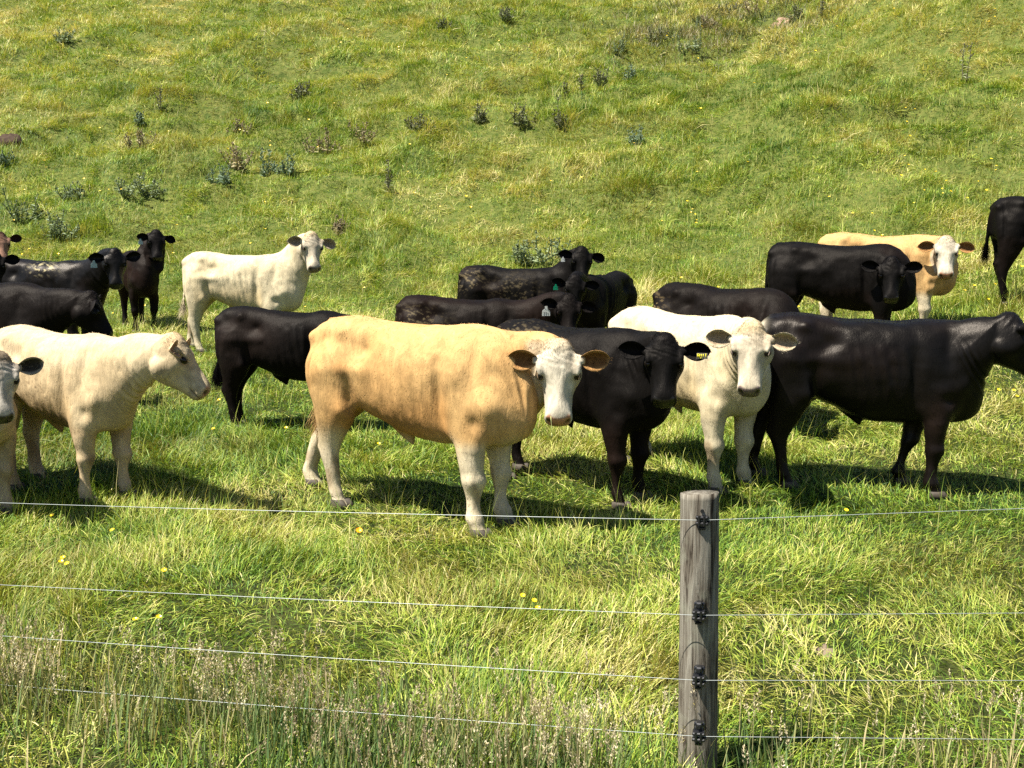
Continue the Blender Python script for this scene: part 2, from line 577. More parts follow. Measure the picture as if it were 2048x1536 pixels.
def make_steer(name, label, coat, px, D, yaw, size, poll, face=0.0, pitch=62, roll=0.0,
               feet=None, ears=(0, 0), tag_=None, vox=0.011, seed=0, marks=(), hair=9000, thick=0.89, side=None, gloss=False, belly=0.038, tail=0.0, ln=0.94, group='herd of young cattle standing in the paddock'):
    """px, D: image column and depth of the middle of the body; yaw 0 = facing right, negative = turned to the camera;
    poll: pixel and depth of the top of the head; face: degrees the face turns right of the camera; pitch: how steeply the face hangs"""
    C = COATS[coat]
    rs = np.random.RandomState(seed + 50)
    root_p = ground_depth(px, D)
    ya = math.radians(yaw)
    S = size
    root = empty(name, root_p, ya)
    tag(root, label, 'cattle', group)
    Rz = Matrix.Rotation(-ya, 3, 'Z')

    def to_local(p):
        return (Rz @ (Vector(p) - root_p)) / S

    pl = to_local(at(*poll)) if len(poll) == 3 and poll[0] > -999 else Vector(poll)
    # head frame (local): X along the face towards the nose, Z out of the forehead, Y to its left
    pw = root_p + (Matrix.Rotation(ya, 3, 'Z') @ pl) * S
    if side is None:
        base = math.atan2(-pw.y, -pw.x)
        az = base + math.radians(face)
    else:
        az = math.radians(side)
    az -= ya
    p = math.radians(pitch)
    fx = Vector((math.cos(az) * math.cos(p), math.sin(az) * math.cos(p), -math.sin(p)))
    fl = Vector((-math.sin(az), math.cos(az), 0))
    fz = fx.cross(fl)
    q = Quaternion(fx, math.radians(roll))
    fl = q @ fl; fz = q @ fz
    HM = Matrix((fx, fl, fz)).transposed()

    def hp(a, b, c):
        return pl + HM @ Vector((a, b, c))
    mb = MB()
    # torso
    mb.loft([ring_yz(r[0] * ln, r[1], r[2] + belly * sstep(-0.5, -0.2, r[0]), r[3] * thick, 36, 2.7, r[4], 0, 0.0, 0.10) for r in interp_rows(TORSO, 3)])
    # shoulder and thigh masses
    # legs
    feet = feet or {}
    spots = []
    for key, rows, sg in (('FL', FRONT, 1), ('FR', FRONT, -1), ('HL', HIND, 1), ('HR', HIND, -1)):
        dx, dy = feet.get(key, (0, 0))
        xf, yf = rows[-1][1] * ln + dx, sg * rows[-1][2] + dy
        wpos = root_p + (Matrix.Rotation(ya, 3, 'Z') @ Vector((xf, yf, 0))) * S
        dz = (tz(wpos.x, wpos.y) - root_p.z) / S
        rings = []
        for z, x, y, rx, ry in interp_rows(rows, 3):
            top = rows[0][0] - 0.15
            w = max(0.0, 1 - z / top)
            ww = min(1.0, w * 1.15)
            zz = z + dz * min(1, max(0, 1 - z / 0.75))
            lean = w
            cx, cy = x * ln + dx * ww, sg * y + dy * ww
            n = 18
            rings.append([Vector((cx + rx * math.cos(2 * math.pi * j / n), cy + ry * math.sin(2 * math.pi * j / n), zz)) for j in range(n)])
        mb.loft(rings[::-1])
        if key[0] == 'H':                                    # point of the hock and the tendon above it
            lo = lambda z_: (1 - z_ / 0.93) * 1.15
            pts_ = [Vector(((-0.70) * ln + dx * lo(0.60), sg * 0.147 + dy * lo(0.60), 0.60)), Vector(((-0.752) * ln + dx * lo(0.50), sg * 0.142 + dy * lo(0.5), 0.50)),
                    Vector(((-0.772) * ln + dx * lo(0.43), sg * 0.140 + dy * lo(0.43), 0.43)), Vector(((-0.735) * ln + dx * lo(0.34), sg * 0.140 + dy * lo(0.34), 0.34))]
            mb.tube(pts_, [0.030, 0.024, 0.030, 0.022], 10)
        else:                                                # elbow
            lo = lambda z_: (1 - z_ / 0.73) * 1.15
            mb.tube([Vector((0.40 * ln, sg * 0.19, 0.72)), Vector((0.40 * ln + dx * lo(0.62), sg * 0.185 + dy * lo(0.62), 0.62)), Vector((0.45 * ln + dx * lo(0.52), sg * 0.17 + dy * lo(0.52), 0.52))], [0.04, 0.045, 0.03], 10)
        spots.append((xf, yf, dz, dx, sg))
    # neck
    p0 = Vector((0.42 * ln, 0, 0.93))
    p3 = hp(0.010, 0, -0.118)
    L = (p3 - p0).length
    d03 = (p3 - p0).normalized()
    back = (fx * 0.45 + fz * 0.30 + d03 * 0.8).normalized()
    p1 = p0 + Vector((1, 0, 0.10)).normalized() * L * 0.40
    p2 = p3 - back * L * 0.30
    rings = []
    K = 16
    for i in range(K + 1):
        t = i / K
        c = p0 * (1 - t) ** 3 + p1 * 3 * t * (1 - t) ** 2 + p2 * 3 * t * t * (1 - t) + p3 * t ** 3
        tg = ((p1 - p0) * 3 * (1 - t) ** 2 + (p2 - p1) * 6 * t * (1 - t) + (p3 - p2) * 3 * t * t).normalized()
        u = Vector((0, 0, 1)); u = (u - tg * u.dot(tg))
        if t > 0.5:                                      # settle into the head's own frame
            hz = fz - tg * fz.dot(tg)
            hz = (hz if hz.length > 0.2 else u)
            k = (t - 0.5) / 0.5 * 0.35
            u = u.normalized() * (1 - k) + hz.normalized() * k
        u.normalize(); s_ = tg.cross(u)
        rv = 0.30 * (1 - t) ** 1.3 + 0.215 * 2.2 * t * (1 - t) * 0.55 + 0.155 * t ** 1.2
        rh = 0.180 * (1 - t) + 0.098 * t + 0.02 * math.sin(math.pi * t)
        sh = -0.025 * math.sin(math.pi * t)
        rings.append([c + u * (sh + rv * math.sin(2 * math.pi * j / 26)) + s_ * (rh * math.cos(2 * math.pi * j / 26)) for j in range(26)])
    mb.loft(rings)
    # throat and dewlap
    q0 = Vector((0.66 * ln, 0, 0.75)); q3 = hp(0.045, 0, -0.185)
    q1 = q0 + Vector((1, 0, 0.25)).normalized() * (q3 - q0).length * 0.30
    q2 = q3 - (fz * 0.55 + d03 * 0.6 + fx * 0.1).normalized() * (q3 - q0).length * 0.28
    rings = []
    for i in range(13):
        t = i / 12
        c = q0 * (1 - t) ** 3 + q1 * 3 * t * (1 - t) ** 2 + q2 * 3 * t * t * (1 - t) + q3 * t ** 3
        tg = ((q1 - q0) * 3 * (1 - t) ** 2 + (q2 - q1) * 6 * t * (1 - t) + (q3 - q2) * 3 * t * t).normalized()
        s_ = tg.cross(Vector((0, 0, 1)))
        s_ = s_.normalized() if s_.length > 0.1 else fl.copy()
        u = s_.cross(tg)
        rv = 0.19 * (1 - t) + 0.105 * t; rh = 0.125 * (1 - t) + 0.076 * t
        rings.append([c + u * (rv * math.sin(2 * math.pi * j / 22)) + s_ * (rh * math.cos(2 * math.pi * j / 22)) for j in range(22)])
    mb.loft(rings)
    # head
    hl_k, hw_k = 0.96 + 0.08 * rs.rand(), 0.95 + 0.10 * rs.rand()
    rows = [(r[0], r[1], r[2] * (0.96 + 0.08 * hl_k - 0.04), r[3] * hw_k, r[4], r[5]) for r in interp_rows(HEAD, 3)]
    mb.loft([[hp(*v_) for v_ in ring_yz(r[0], r[1], r[2], r[3], 30, 2.5, r[4], 0, 0, r[5])] for r in rows])
    for sg in (-1, 1):
        # brow ridges and jaw muscle
        for (cx, cy, cz, a, b_, c_) in ((0.135, 0.112, 0.022, 0.060, 0.028, 0.022), (0.12, 0.085, -0.16, 0.10, 0.056, 0.085)):
            rr = []
            for i in range(9):
                ph = math.pi * i / 8
                rr.append([hp(cx + a * -math.cos(ph), sg * cy + b_ * max(0.03, math.sin(ph)) * math.cos(2 * math.pi * j / 12), cz + c_ * max(0.03, math.sin(ph)) * math.sin(2 * math.pi * j / 12)) for j in range(12)])
            mb.loft(rr)
        # ear root
        rr = []
        for i in range(5):
            t = i / 4
            cc = Vector((0.084, sg * (0.08 + 0.080 * t), 0.002))
            r_ = 0.042 - 0.012 * t
            rr.append([hp(cc.x + r_ * math.cos(2 * math.pi * j / 10), cc.y, cc.z + r_ * 0.8 * math.sin(2 * math.pi * j / 10)) for j in range(10)])
        mb.loft(rr)
    # sheath tuft under the belly
    mb.tube([(-0.16, 0, 0.62), (-0.09, 0, 0.56), (-0.04, 0, 0.505), (-0.02, 0, 0.465)], [0.06, 0.052, 0.034, 0.012], 10)
    # tail
    tb = [Vector((-0.70, 0, 1.255)), Vector((-0.785, 0, 1.222)), Vector((-0.832, 0, 1.13)), Vector((-0.850, tail * 0.2, 1.0)),
          Vector((-0.858, tail * 0.5, 0.80)), Vector((-0.855, tail, 0.58))]
    tr = [0.045, 0.042, 0.033, 0.026, 0.022, 0.018]
    tb = [Vector((a.x * ln, a.y, a.z)) for a in tb]
    tt = interp_rows([list(a) + [b_] for a, b_ in zip(tb, tr)], 3)
    mb.tube([r[:3] for r in tt], [r[3] for r in tt], 8)
    v, f, e = voxel_union(mb, vox)
    # smoothing: strong on the trunk joints, light on the head and lower legs
    hl = (v - np.array(pl)) @ np.array(HM)              # head-local coordinates of every vertex
    inhead = sstep(0.06, -0.02, np.abs(hl[:, 0] - 0.24) - 0.27) * sstep(0.10, 0.0, np.abs(hl[:, 2] + 0.10) - 0.19) * sstep(0.06, 0.0, np.abs(hl[:, 1]) - 0.16)
    leg = sstep(0.52, 0.42, v[:, 2]) * (1 - inhead)
    tailm = ((v[:, 0] < -0.835 * ln) & (v[:, 2] < 1.1)).astype(float)
    w = 1 - np.maximum(np.maximum(inhead * 0.93, leg * 0.85), tailm * 0.9)
    sc_it = int(26 * (0.011 / vox) ** 1.5)
    v = laplace(v, e, w, sc_it)
    v = laplace(v, e, np.ones(len(v)), 3, 0.5)
    shm = sstep(0.34, 0.46, v[:, 0]) * (1 - np.clip(inhead * 2.5, 0, 1)) * sstep(0.50, 0.62, v[:, 2])
    v = laplace(v, e, shm, int(200 * (0.011 / vox) ** 1.5))
    n = vnormals(v, f)
    hl = (v - np.array(pl)) @ np.array(HM)
    body = 1 - inhead
    # anatomy: hooks, flank hollow, groove behind the shoulder, ribs, point of shoulder, folds of the neck
    disp = np.zeros(len(v))
    jit = rs.rand(8)
    ns0 = seed * 2.3
    va = 0.8 + 0.5 * jit[1]
    xs = v[:, 0] / ln
    vb = np.stack([xs, v[:, 1], v[:, 2]], 1)
    for sg in (-1, 1):
        side_m = (np.sign(v[:, 1]) == sg)
        disp += va * 0.040 * gauss(vb, (-0.49, sg * 0.23, 1.215), (0.060, 0.10, 0.048))       # hook bone
        disp += va * 0.026 * gauss(vb, (-0.79, sg * 0.13, 1.17), (0.045, 0.08, 0.045))        # pin bone
        disp -= va * 0.044 * gauss(vb, (-0.31, sg * 0.26, 1.10), (0.095, 0.14, 0.075))        # hollow of the flank
        disp -= va * 0.016 * gauss(vb, (-0.64, sg * 0.22, 1.16), (0.085, 0.12, 0.055))
        disp += va * 0.014 * gauss(vb, (-0.38, sg * 0.27, 0.97), (0.24, 0.12, 0.05))
        disp -= va * 0.034 * gauss(vb, (0.335, sg * 0.28, 0.84), (0.045, 0.14, 0.24))         # behind the shoulder
        disp += va * 0.020 * gauss(vb, (0.46, sg * 0.25, 1.00), (0.085, 0.14, 0.20))          # shoulder blade
        disp -= va * 0.016 * gauss(vb, (0.58, sg * 0.22, 1.06), (0.045, 0.14, 0.14))
        disp += va * 0.020 * gauss(vb, (0.70, sg * 0.19, 0.79), (0.075, 0.10, 0.075))         # point of the shoulder
        disp -= va * 0.018 * gauss(vb, (0.60, sg * 0.21, 0.68), (0.05, 0.10, 0.05))
        disp -= va * 0.028 * gauss(vb, (-0.41, sg * 0.22, 0.78), (0.045, 0.14, 0.15))         # in front of the stifle
        disp += va * 0.022 * gauss(vb, (-0.46, sg * 0.22, 0.70), (0.05, 0.12, 0.06))
        disp += va * 0.024 * gauss(vb, (-0.62, sg * 0.22, 0.93), (0.11, 0.12, 0.15))          # thigh
        disp -= va * 0.020 * gauss(vb, (-0.735, sg * 0.20, 0.90), (0.022, 0.10, 0.16))        # groove between the thigh muscles
    disp += 0.008 * np.exp(-(v[:, 1] / 0.022) ** 2) * sstep(1.15, 1.22, v[:, 2]) * (np.abs(xs) < 0.75) * body   # spine
        # throat and jaw line
    rib = sstep(-0.20, -0.08, v[:, 0]) * sstep(0.36, 0.24, v[:, 0]) * sstep(0.58, 0.72, v[:, 2]) * sstep(1.15, 1.0, v[:, 2])
    disp += 0.0048 * (0.6 + 0.8 * vnoise(v[:, 0] * 7 + ns0, v[:, 2] * 5, 77)) * np.sin(2 * math.pi * (v[:, 0] + 0.18 * (v[:, 2] - 0.9)) / 0.082) * rib
    # skin folds where the neck turns and behind the elbow
    P0, P3 = np.array(p0), np.array(p3)
    ax = (P3 - P0) / np.linalg.norm(P3 - P0)
    tn = (v - P0) @ ax / np.linalg.norm(P3 - P0)
    dist = np.linalg.norm((v - P0) - ((v - P0) @ ax)[:, None] * ax, axis=1)
    turn = 1 - max(-1, min(1, fx.dot(d03)))
    foldm = sstep(0.45, 0.62, tn) * sstep(1.02, 0.88, tn) * sstep(0.42, 0.3, dist) * (1 - inhead) * sstep(0.5, 0.1, n[:, 2]) * sstep(1.15, 1.0, v[:, 2])
    ph = vnoise(v[:, 2] * 3 + seed, v[:, 1] * 3, 60) * 2.6
    disp += min(1.0, turn) * 0.0085 * np.sin(2 * math.pi * tn / 0.085 + ph) * foldm
    # brisket fold
    disp += 0.010 * gauss(v, (0.80, 0, 0.58), (0.14, 0.07, 0.10))
    # broad lumps so that no two animals share an outline
    ns = seed * 3.7
    disp += 0.009 * vnoise(v[:, 0] * 5 + ns, v[:, 2] * 5 + v[:, 1] * 4, 61) * body + 0.003 * vnoise(v[:, 0] * 14 + ns, v[:, 2] * 14 + v[:, 1] * 11, 62) * body
    # face: nostrils, eye sockets, mouth
    for sg in (-1, 1):
        disp -= 0.022 * gauss(hl, (0.447, sg * 0.056, -0.058), (0.022, 0.016, 0.021))
        disp += 0.006 * gauss(hl, (0.425, sg * 0.062, -0.035), (0.02, 0.02, 0.012))
        disp += 0.010 * gauss(hl, (0.11, sg * 0.125, -0.17), (0.05, 0.05, 0.05))
        disp -= 0.010 * gauss(hl, (0.25, sg * 0.11, -0.10), (0.05, 0.04, 0.035))
        disp -= 0.006 * gauss(hl, (0.165, sg * 0.130, -0.006), (0.032, 0.03, 0.022))
        disp += 0.006 * gauss(hl, (0.28, sg * 0.088, -0.03), (0.10, 0.02, 0.02))
    disp += 0.0035 * vnoise(hl[:, 0] * 42 + ns, hl[:, 1] * 36 + 3 * np.sin(hl[:, 0] * 30), 72) * inhead * sstep(0.24, 0.10, hl[:, 0]) * sstep(-0.08, 0.0, hl[:, 2])
    mouth = np.exp(-((hl[:, 2] + 0.118) / 0.006) ** 2) * sstep(0.32, 0.38, hl[:, 0]) * (np.abs(hl[:, 2] + 0.12) < 0.03) * (inhead > 0.6) * (np.abs(hl[:, 1]) < 0.12)
    disp -= 0.006 * mouth
    v = v + n * disp[:, None]
    n = vnormals(v, f)
    hl = (v - np.array(pl)) @ np.array(HM)
    # ---- colour of the coat
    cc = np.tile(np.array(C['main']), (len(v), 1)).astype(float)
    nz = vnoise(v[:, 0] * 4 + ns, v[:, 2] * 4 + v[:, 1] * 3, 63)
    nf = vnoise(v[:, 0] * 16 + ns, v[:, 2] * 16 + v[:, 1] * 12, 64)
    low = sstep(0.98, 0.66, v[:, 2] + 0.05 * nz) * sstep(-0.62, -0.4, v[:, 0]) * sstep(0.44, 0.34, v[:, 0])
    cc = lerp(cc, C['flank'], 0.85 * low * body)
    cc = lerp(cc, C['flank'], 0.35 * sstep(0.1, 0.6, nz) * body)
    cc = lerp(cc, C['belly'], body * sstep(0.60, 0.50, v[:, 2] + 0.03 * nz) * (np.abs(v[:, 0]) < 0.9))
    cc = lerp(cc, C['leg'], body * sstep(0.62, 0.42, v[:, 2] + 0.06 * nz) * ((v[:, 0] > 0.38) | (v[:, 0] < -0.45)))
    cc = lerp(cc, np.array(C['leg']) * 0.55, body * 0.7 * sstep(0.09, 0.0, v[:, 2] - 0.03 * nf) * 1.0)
    zjaw = np.interp(hl[:, 0], [-0.05, 0.03, 0.10, 0.17, 0.28, 0.335, 0.5], [-0.08, -0.12, -0.20, -0.255, -0.20, -0.178, -0.178])
    facem = inhead * sstep(-0.02, 0.05, hl[:, 0] + 0.02 * nf) * sstep(-0.035, 0.015, hl[:, 2] - zjaw + 0.015 * nf) * sstep(0.030, 0.012, np.abs(hl[:, 1]) - np.interp(hl[:, 0], [h_[0] for h_ in HEAD], [h_[3] for h_ in HEAD]))
    cc = lerp(cc, C['face'], facem)
    cheek = facem * sstep(0.06, 0.115, np.abs(hl[:, 1])) * sstep(-0.02, -0.09, hl[:, 2]) * sstep(0.36, 0.26, hl[:, 0])
    cc = lerp(cc, np.array(C['main']) * 0.5 + np.array(C['face']) * 0.5, 0.8 * cheek)
    fn = vnoise(hl[:, 0] * 30 + ns, hl[:, 1] * 45 + hl[:, 2] * 20, 65)
    cc = cc * (1 + 0.16 * fn * facem)[:, None]
    cc = lerp(cc, np.array(C['face']) * np.array([0.55, 0.5, 0.45]), 0.5 * facem * sstep(0.15, 0.5, vnoise(hl[:, 0] * 12 + ns, hl[:, 1] * 14, 69)) * sstep(0.25, 0.12, hl[:, 0]))
    cc = lerp(cc, C['poll'], inhead * sstep(0.10, 0.02, hl[:, 0] + 0.015 * nf) * sstep(-0.1, 0.0, hl[:, 2]) * 0.9)
    for sg in (-1, 1):
        cc = lerp(cc, C['eye'], 0.85 * np.clip(gauss(hl, (0.185, sg * 0.128, -0.022), (0.042, 0.05, 0.026)) * 1.2, 0, 1))
    nosem = sstep(0.402, 0.420, hl[:, 0] + 0.05 * (hl[:, 2] + 0.07) - 0.25 * np.maximum(np.abs(hl[:, 1]) - 0.035, 0)) * sstep(-0.128, -0.115, hl[:, 2]) * inhead
    nosem = nosem * sstep(0.080, 0.066, np.abs(hl[:, 1]) - 0.25 * np.minimum(0, hl[:, 2] + 0.06)) * sstep(-0.012, -0.022, hl[:, 2])
    cc = lerp(cc, C['nose'], nosem)
    for sg in (-1, 1):
        cc = lerp(cc, np.array(C['nose']) * 0.10, np.clip(1.7 * gauss(hl, (0.446, sg * 0.055, -0.056), (0.022, 0.015, 0.017)), 0, 1))
    cc = lerp(cc, np.array(C['nose']) * 0.3, np.clip(mouth, 0, 1) * 0.8 * inhead)
    if coat not in PALE:
        bl = sstep(0.05, 0.6, vnoise(v[:, 0] * 2.2 + ns, v[:, 2] * 2.6 + v[:, 1] * 2, 76)) * body
        cc = lerp(cc, np.array(C['main']) * np.array([2.0, 1.35, 1.1]), 0.55 * bl)
    if coat in PALE:
        # knees and hocks stained with soil
        cc = lerp(cc, (0.15, 0.095, 0.045), 0.6 * leg * sstep(0.1, 0.55, vnoise(v[:, 0] * 9 + ns, v[:, 2] * 7 + v[:, 1] * 9, 66)) * sstep(0.45, 0.33, v[:, 2]) * sstep(0.10, 0.22, v[:, 2]))
    # marks: (centre, radii, colour, strength, speckle)
    for (mc, mr, mcol, ms, spk) in marks:
        g = np.clip(gauss(v, mc, mr) * 1.6, 0, 1)
        if spk:
            sp = vnoise((v[:, 0] - 0.5 * v[:, 2]) * spk * 0.55 + ns, (v[:, 2] + 0.5 * v[:, 0]) * spk * 1.5 + v[:, 1] * spk, 67)
            sp2 = vnoise(v[:, 0] * spk * 0.35 + ns, v[:, 2] * spk * 0.5, 75)
            g = g * sstep(0.36, 0.46, sp + 0.25 * sp2)
        cc = lerp(cc, mcol, ms * g)
    alpha = (1 - nosem) * (1.0 if gloss else (1.0 if coat in PALE else 0.92))
    alpha = np.clip(alpha - np.clip(mouth, 0, 1) * 0.3, 0, 1)
    # ---- ears, appended to the body mesh
    V = [v]; F = [f]; CO = [np.concatenate([cc, alpha[:, None]], 1)]; nv = len(v)
    ear_frames = []
    rs0 = rs.rand() - 0.3
    for sg, dr in ((1, ears[0]), (-1, ears[1])):
        d_ = math.radians(dr + rs.uniform(-7, 7))
        a = Vector((-0.04, sg * 0.98, 0.16))
        a = Quaternion(Vector((0.5, 0, 0.87)), sg * -d_) @ a    # dr>0 lifts the ear tip towards the poll
        a.normalize()
        nn = Vector((0.50, sg * 0.05, 0.86)); nn = (nn - a * nn.dot(a)).normalized()
        bb = nn.cross(a)
        U, W = 15, 11
        lay = []
        for shell in (0, 1):
            g = []
            for i in range(U + 1):
                u = i / U
                wd = (0.026 + 0.040 * math.sin(math.pi / 2 * min(u / 0.50, 1))) * max(0, 1 - max(0, (u - 0.50) / 0.50) ** 2.1) ** 0.62
                wd = max(wd, 0.004)
                for j in range(W):
                    t = j / (W - 1) * 2 - 1
                    cup = 0.050 * t * t * math.sin(math.pi * min(1, u * 0.9 + 0.1)) ** 0.5 - 0.012 * u
                    th = 0.010 * (1 - t * t) * (1 - u * 0.5) + 0.001
                    pt = Vector((0.084, sg * 0.135, 0.006)) + a * ((0.176 + 0.016 * rs0) * u) + bb * (wd * t) + nn * (cup - 0.014 + (0 if shell else -1) * th + 0.004 * shell)
                    g.append(hp(*pt))
            lay.append(g)
        g0, g1 = np.array(lay[0]), np.array(lay[1])
        def gi(i, j, s_): return s_ * (U + 1) * W + i * W + j
        ff = []
        for i in range(U):
            for j in range(W - 1):
                ff.append((gi(i, j, 0), gi(i + 1, j, 0), gi(i + 1, j + 1, 0), gi(i, j + 1, 0)))
                ff.append((gi(i, j, 1), gi(i, j + 1, 1), gi(i + 1, j + 1, 1), gi(i + 1, j, 1)))
            for j, o_ in ((0, 0), (W - 1, 1)):
                q_ = (gi(i, j, 0), gi(i, j, 1), gi(i + 1, j, 1), gi(i + 1, j, 0))
                ff.append(q_ if o_ == 0 else q_[::-1])
        for j in range(W - 1):
            ff.append((gi(U, j, 0), gi(U, j, 1), gi(U, j + 1, 1), gi(U, j + 1, 0)))
        ev = np.concatenate([g0, g1])
        inner = np.zeros(len(ev)); inner[len(g0):] = 1
        tgrid = np.tile(np.linspace(-1, 1, W), (U + 1))
        ugrid = np.repeat(np.linspace(0, 1, U + 1), W)
        inner[len(g0):] = sstep(0.93, 0.62, np.abs(tgrid)) * sstep(1.0, 0.82, ugrid)
        ec = np.tile(np.array(C['earback']), (len(ev), 1)) * (0.9 + 0.2 * rs.rand(len(ev), 1))
        ec = lerp(ec, C['ear'], inner * 0.95)
        V.append(ev); F.append(np.array(ff) + nv); CO.append(np.concatenate([ec, np.ones((len(ev), 1))], 1)); nv += len(ev)
        ear_frames.append((a, bb, nn, sg))
    ear_pts = np.concatenate([e_[len(e_) // 2:] for e_ in V[1:]]); ear_cols = np.concatenate([c_[len(c_) // 2:, :3] for c_ in CO[1:]])
    ear_n = np.concatenate([np.tile(np.array(HM @ ef[2]), (len(e_) // 2, 1)) for ef, e_ in zip(ear_frames, V[1:])])
    ear_a = np.concatenate([np.tile(np.array(HM @ ef[0]), (len(e_) // 2, 1)) for ef, e_ in zip(ear_frames, V[1:])])
    VV = np.concatenate(V) * S; FF = np.concatenate(F); CC = np.concatenate(CO)
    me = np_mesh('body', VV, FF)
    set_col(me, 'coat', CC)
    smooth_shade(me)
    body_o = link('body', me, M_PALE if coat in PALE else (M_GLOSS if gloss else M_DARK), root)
    # ---- eyes
    for sg in (-1, 1):
        eb = MB()
        c0 = Vector((0.176, sg * 0.112, -0.004))
        rr = []
        for i in range(9):
            ph = math.pi * i / 8
            rr.append([hp(c0.x + 0.031 * -math.cos(ph), c0.y + 0.025 * max(0.02, math.sin(ph)) * math.cos(2 * math.pi * j / 14), c0.z + 0.026 * max(0.02, math.sin(ph)) * math.sin(2 * math.pi * j / 14)) * S for j in range(14)])
        eb.loft(rr)
        eb.build('eye', M_EYE, root)
        # eyelid and lashes above the eye
        lb = MB()
        lids = []
        for i in range(9):
            t = i / 8 * 2 - 1
            lids.append(hp(c0.x + 0.034 * t, c0.y + sg * (0.016 - 0.010 * t * t), c0.z + 0.024 - 0.014 * t * t) * S)
        lb.tube(lids, [0.002 * S] + [0.0042 * S] * 7 + [0.002 * S], 7)
        lc = np.array(C['eye']) * (0.8 if coat in PALE else 1.0)
        lme = lb.mesh('eyelid')
        set_col(lme, 'coat', np.tile(np.append(lc, 1.0), (len(lme.vertices), 1)))
        link('eyelid', lme, M_PALE if coat in PALE else M_DARK, root)
    # ---- hooves: two claws each
    for (xf, yf, dz, dx, sg) in spots:
        hb = MB()
        for cs in (-1, 1):
            rr = []
            for (z, fo, ba, wd) in ((0.0, 0.088, -0.06, 0.031), (0.03, 0.070, -0.058, 0.030), (0.055, 0.052, -0.054, 0.027)):
                ring = []
                for j in range(14):
                    t = 2 * math.pi * j / 14
                    cx = (fo + ba) / 2 + (fo - ba) / 2 * math.cos(t)
                    ring.append(Vector((xf + cx, yf + cs * 0.034 + wd * math.sin(t) * (1 - 0.25 * max(0, math.cos(t))), z + dz - 0.004)) * S)
                rr.append(ring)
            hb.loft(rr)
        hb.build('hoof', M_HOOF, root)
    # ---- ear tag
    if tag_:
        which, kind = tag_
        a, bb, nn, sg = ear_frames[0 if which == 'L' else 1]
        dn = Vector((0.95, 0, -0.30)).normalized()          # hangs along the ear's lower edge, roughly down the face
        base = Vector((0.084, sg * 0.135, 0.006)) + a * 0.12
        low_ = bb if bb.x > 0 else -bb
        base = base + low_ * 0.03 + nn * 0.022
        up_l = (HM.transposed() @ Vector((0, 0, -1)))
        up_l = (up_l - nn * up_l.dot(nn) * 0.6).normalized()
        side_ = nn.cross(up_l).normalized()
        tb_ = MB()
        if kind == 'print':
            # yellow characters printed on the dark inside of the ear tag
            dark = MB()
            def pt(x_, y_, z_): return hp(*(base + a * x_ + low_ * y_ + nn * z_)) * S
            q_ = [pt(-0.03, -0.02, 0.002), pt(0.045, -0.02, 0.002), pt(0.045, 0.02, 0.002), pt(-0.03, 0.02, 0.002),
                  pt(-0.03, -0.02, 0.006), pt(0.045, -0.02, 0.006), pt(0.045, 0.02, 0.006), pt(-0.03, 0.02, 0.006)]
            dark.add(q_, [(0, 3, 2, 1), (4, 5, 6, 7), (0, 1, 5, 4), (1, 2, 6, 5), (2, 3, 7, 6), (3, 0, 4, 7)])
            to = dark.build('ear_tag', M_INK, root, False)
            pr = MB()
            for k, segs in enumerate(([(0, 0, 0, 1), (0, 1, 1, 1), (0, .5, 1, .5), (1, 0, 1, 1)], [(0, 0, 0, 1), (0, 0, 1, 0), (1, 0, 1, 1)], [(0.5, 0, 0.5, 1)], [(0.5, 0, 0.5, 1), (0, 1, 1, 1)])):
                x0 = -0.024 + k * 0.017
                for (xa, ya_, xb, yb) in segs:
                    pr.tube([pt(x0 + xa * 0.011, 0.014 - ya_ * 0.028, 0.007), pt(x0 + xb * 0.011, 0.014 - yb * 0.028, 0.007)], 0.0024 * S, 6)
            pr.build('printing', M_TAGY, to)
        else:
            mt = {'white': M_TAGW, 'green': M_TAGG, 'grey': M_TAGC, 'small': M_TAGW}[kind]
            k = {'white': 1.25, 'green': 0.85, 'grey': 1.05, 'small': 0.75}[kind]
            prof = [(-0.010, 0.0), (-0.012, 0.022), (-0.034, 0.040), (-0.036, 0.085), (0.036, 0.085), (0.034, 0.040), (0.012, 0.022), (0.010, 0.0)]
            front = [hp(*(base + side_ * (x_ * k) + up_l * (y_ * k) + nn * 0.006)) * S for x_, y_ in prof]
            rear = [hp(*(base + side_ * (x_ * k) + up_l * (y_ * k) + nn * 0.002)) * S for x_, y_ in prof]
            m_ = len(prof)
            tb_.add(front + rear, [tuple(range(m_)), tuple(range(2 * m_ - 1, m_ - 1, -1))] + [(i, i + m_, (i + 1) % m_ + m_, (i + 1) % m_) for i in range(m_)])
            to = tb_.build('ear_tag', mt, root, False)
            if kind == 'white':
                pr = MB()
                for kk, segs in enumerate(([(0, 0, 1, 0), (1, 0, 0.3, 1)], [(0, 0, 1, 0), (1, 0, 0.3, 1)], [(0.5, 0, 0.5, 1)])):
                    x0 = -0.026 + kk * 0.019
                    for (xa, ya_, xb, yb) in segs:
                        def pt2(x_, y_): return hp(*(base + side_ * (x_ * k) + up_l * (y_ * k) + nn * 0.0068)) * S
                        pr.tube([pt2(x0 + xa * 0.013, 0.052 + ya_ * 0.024), pt2(x0 + xb * 0.013, 0.052 + yb * 0.024)], 0.0016 * S, 5)
                pr.build('printing', M_INK, to)
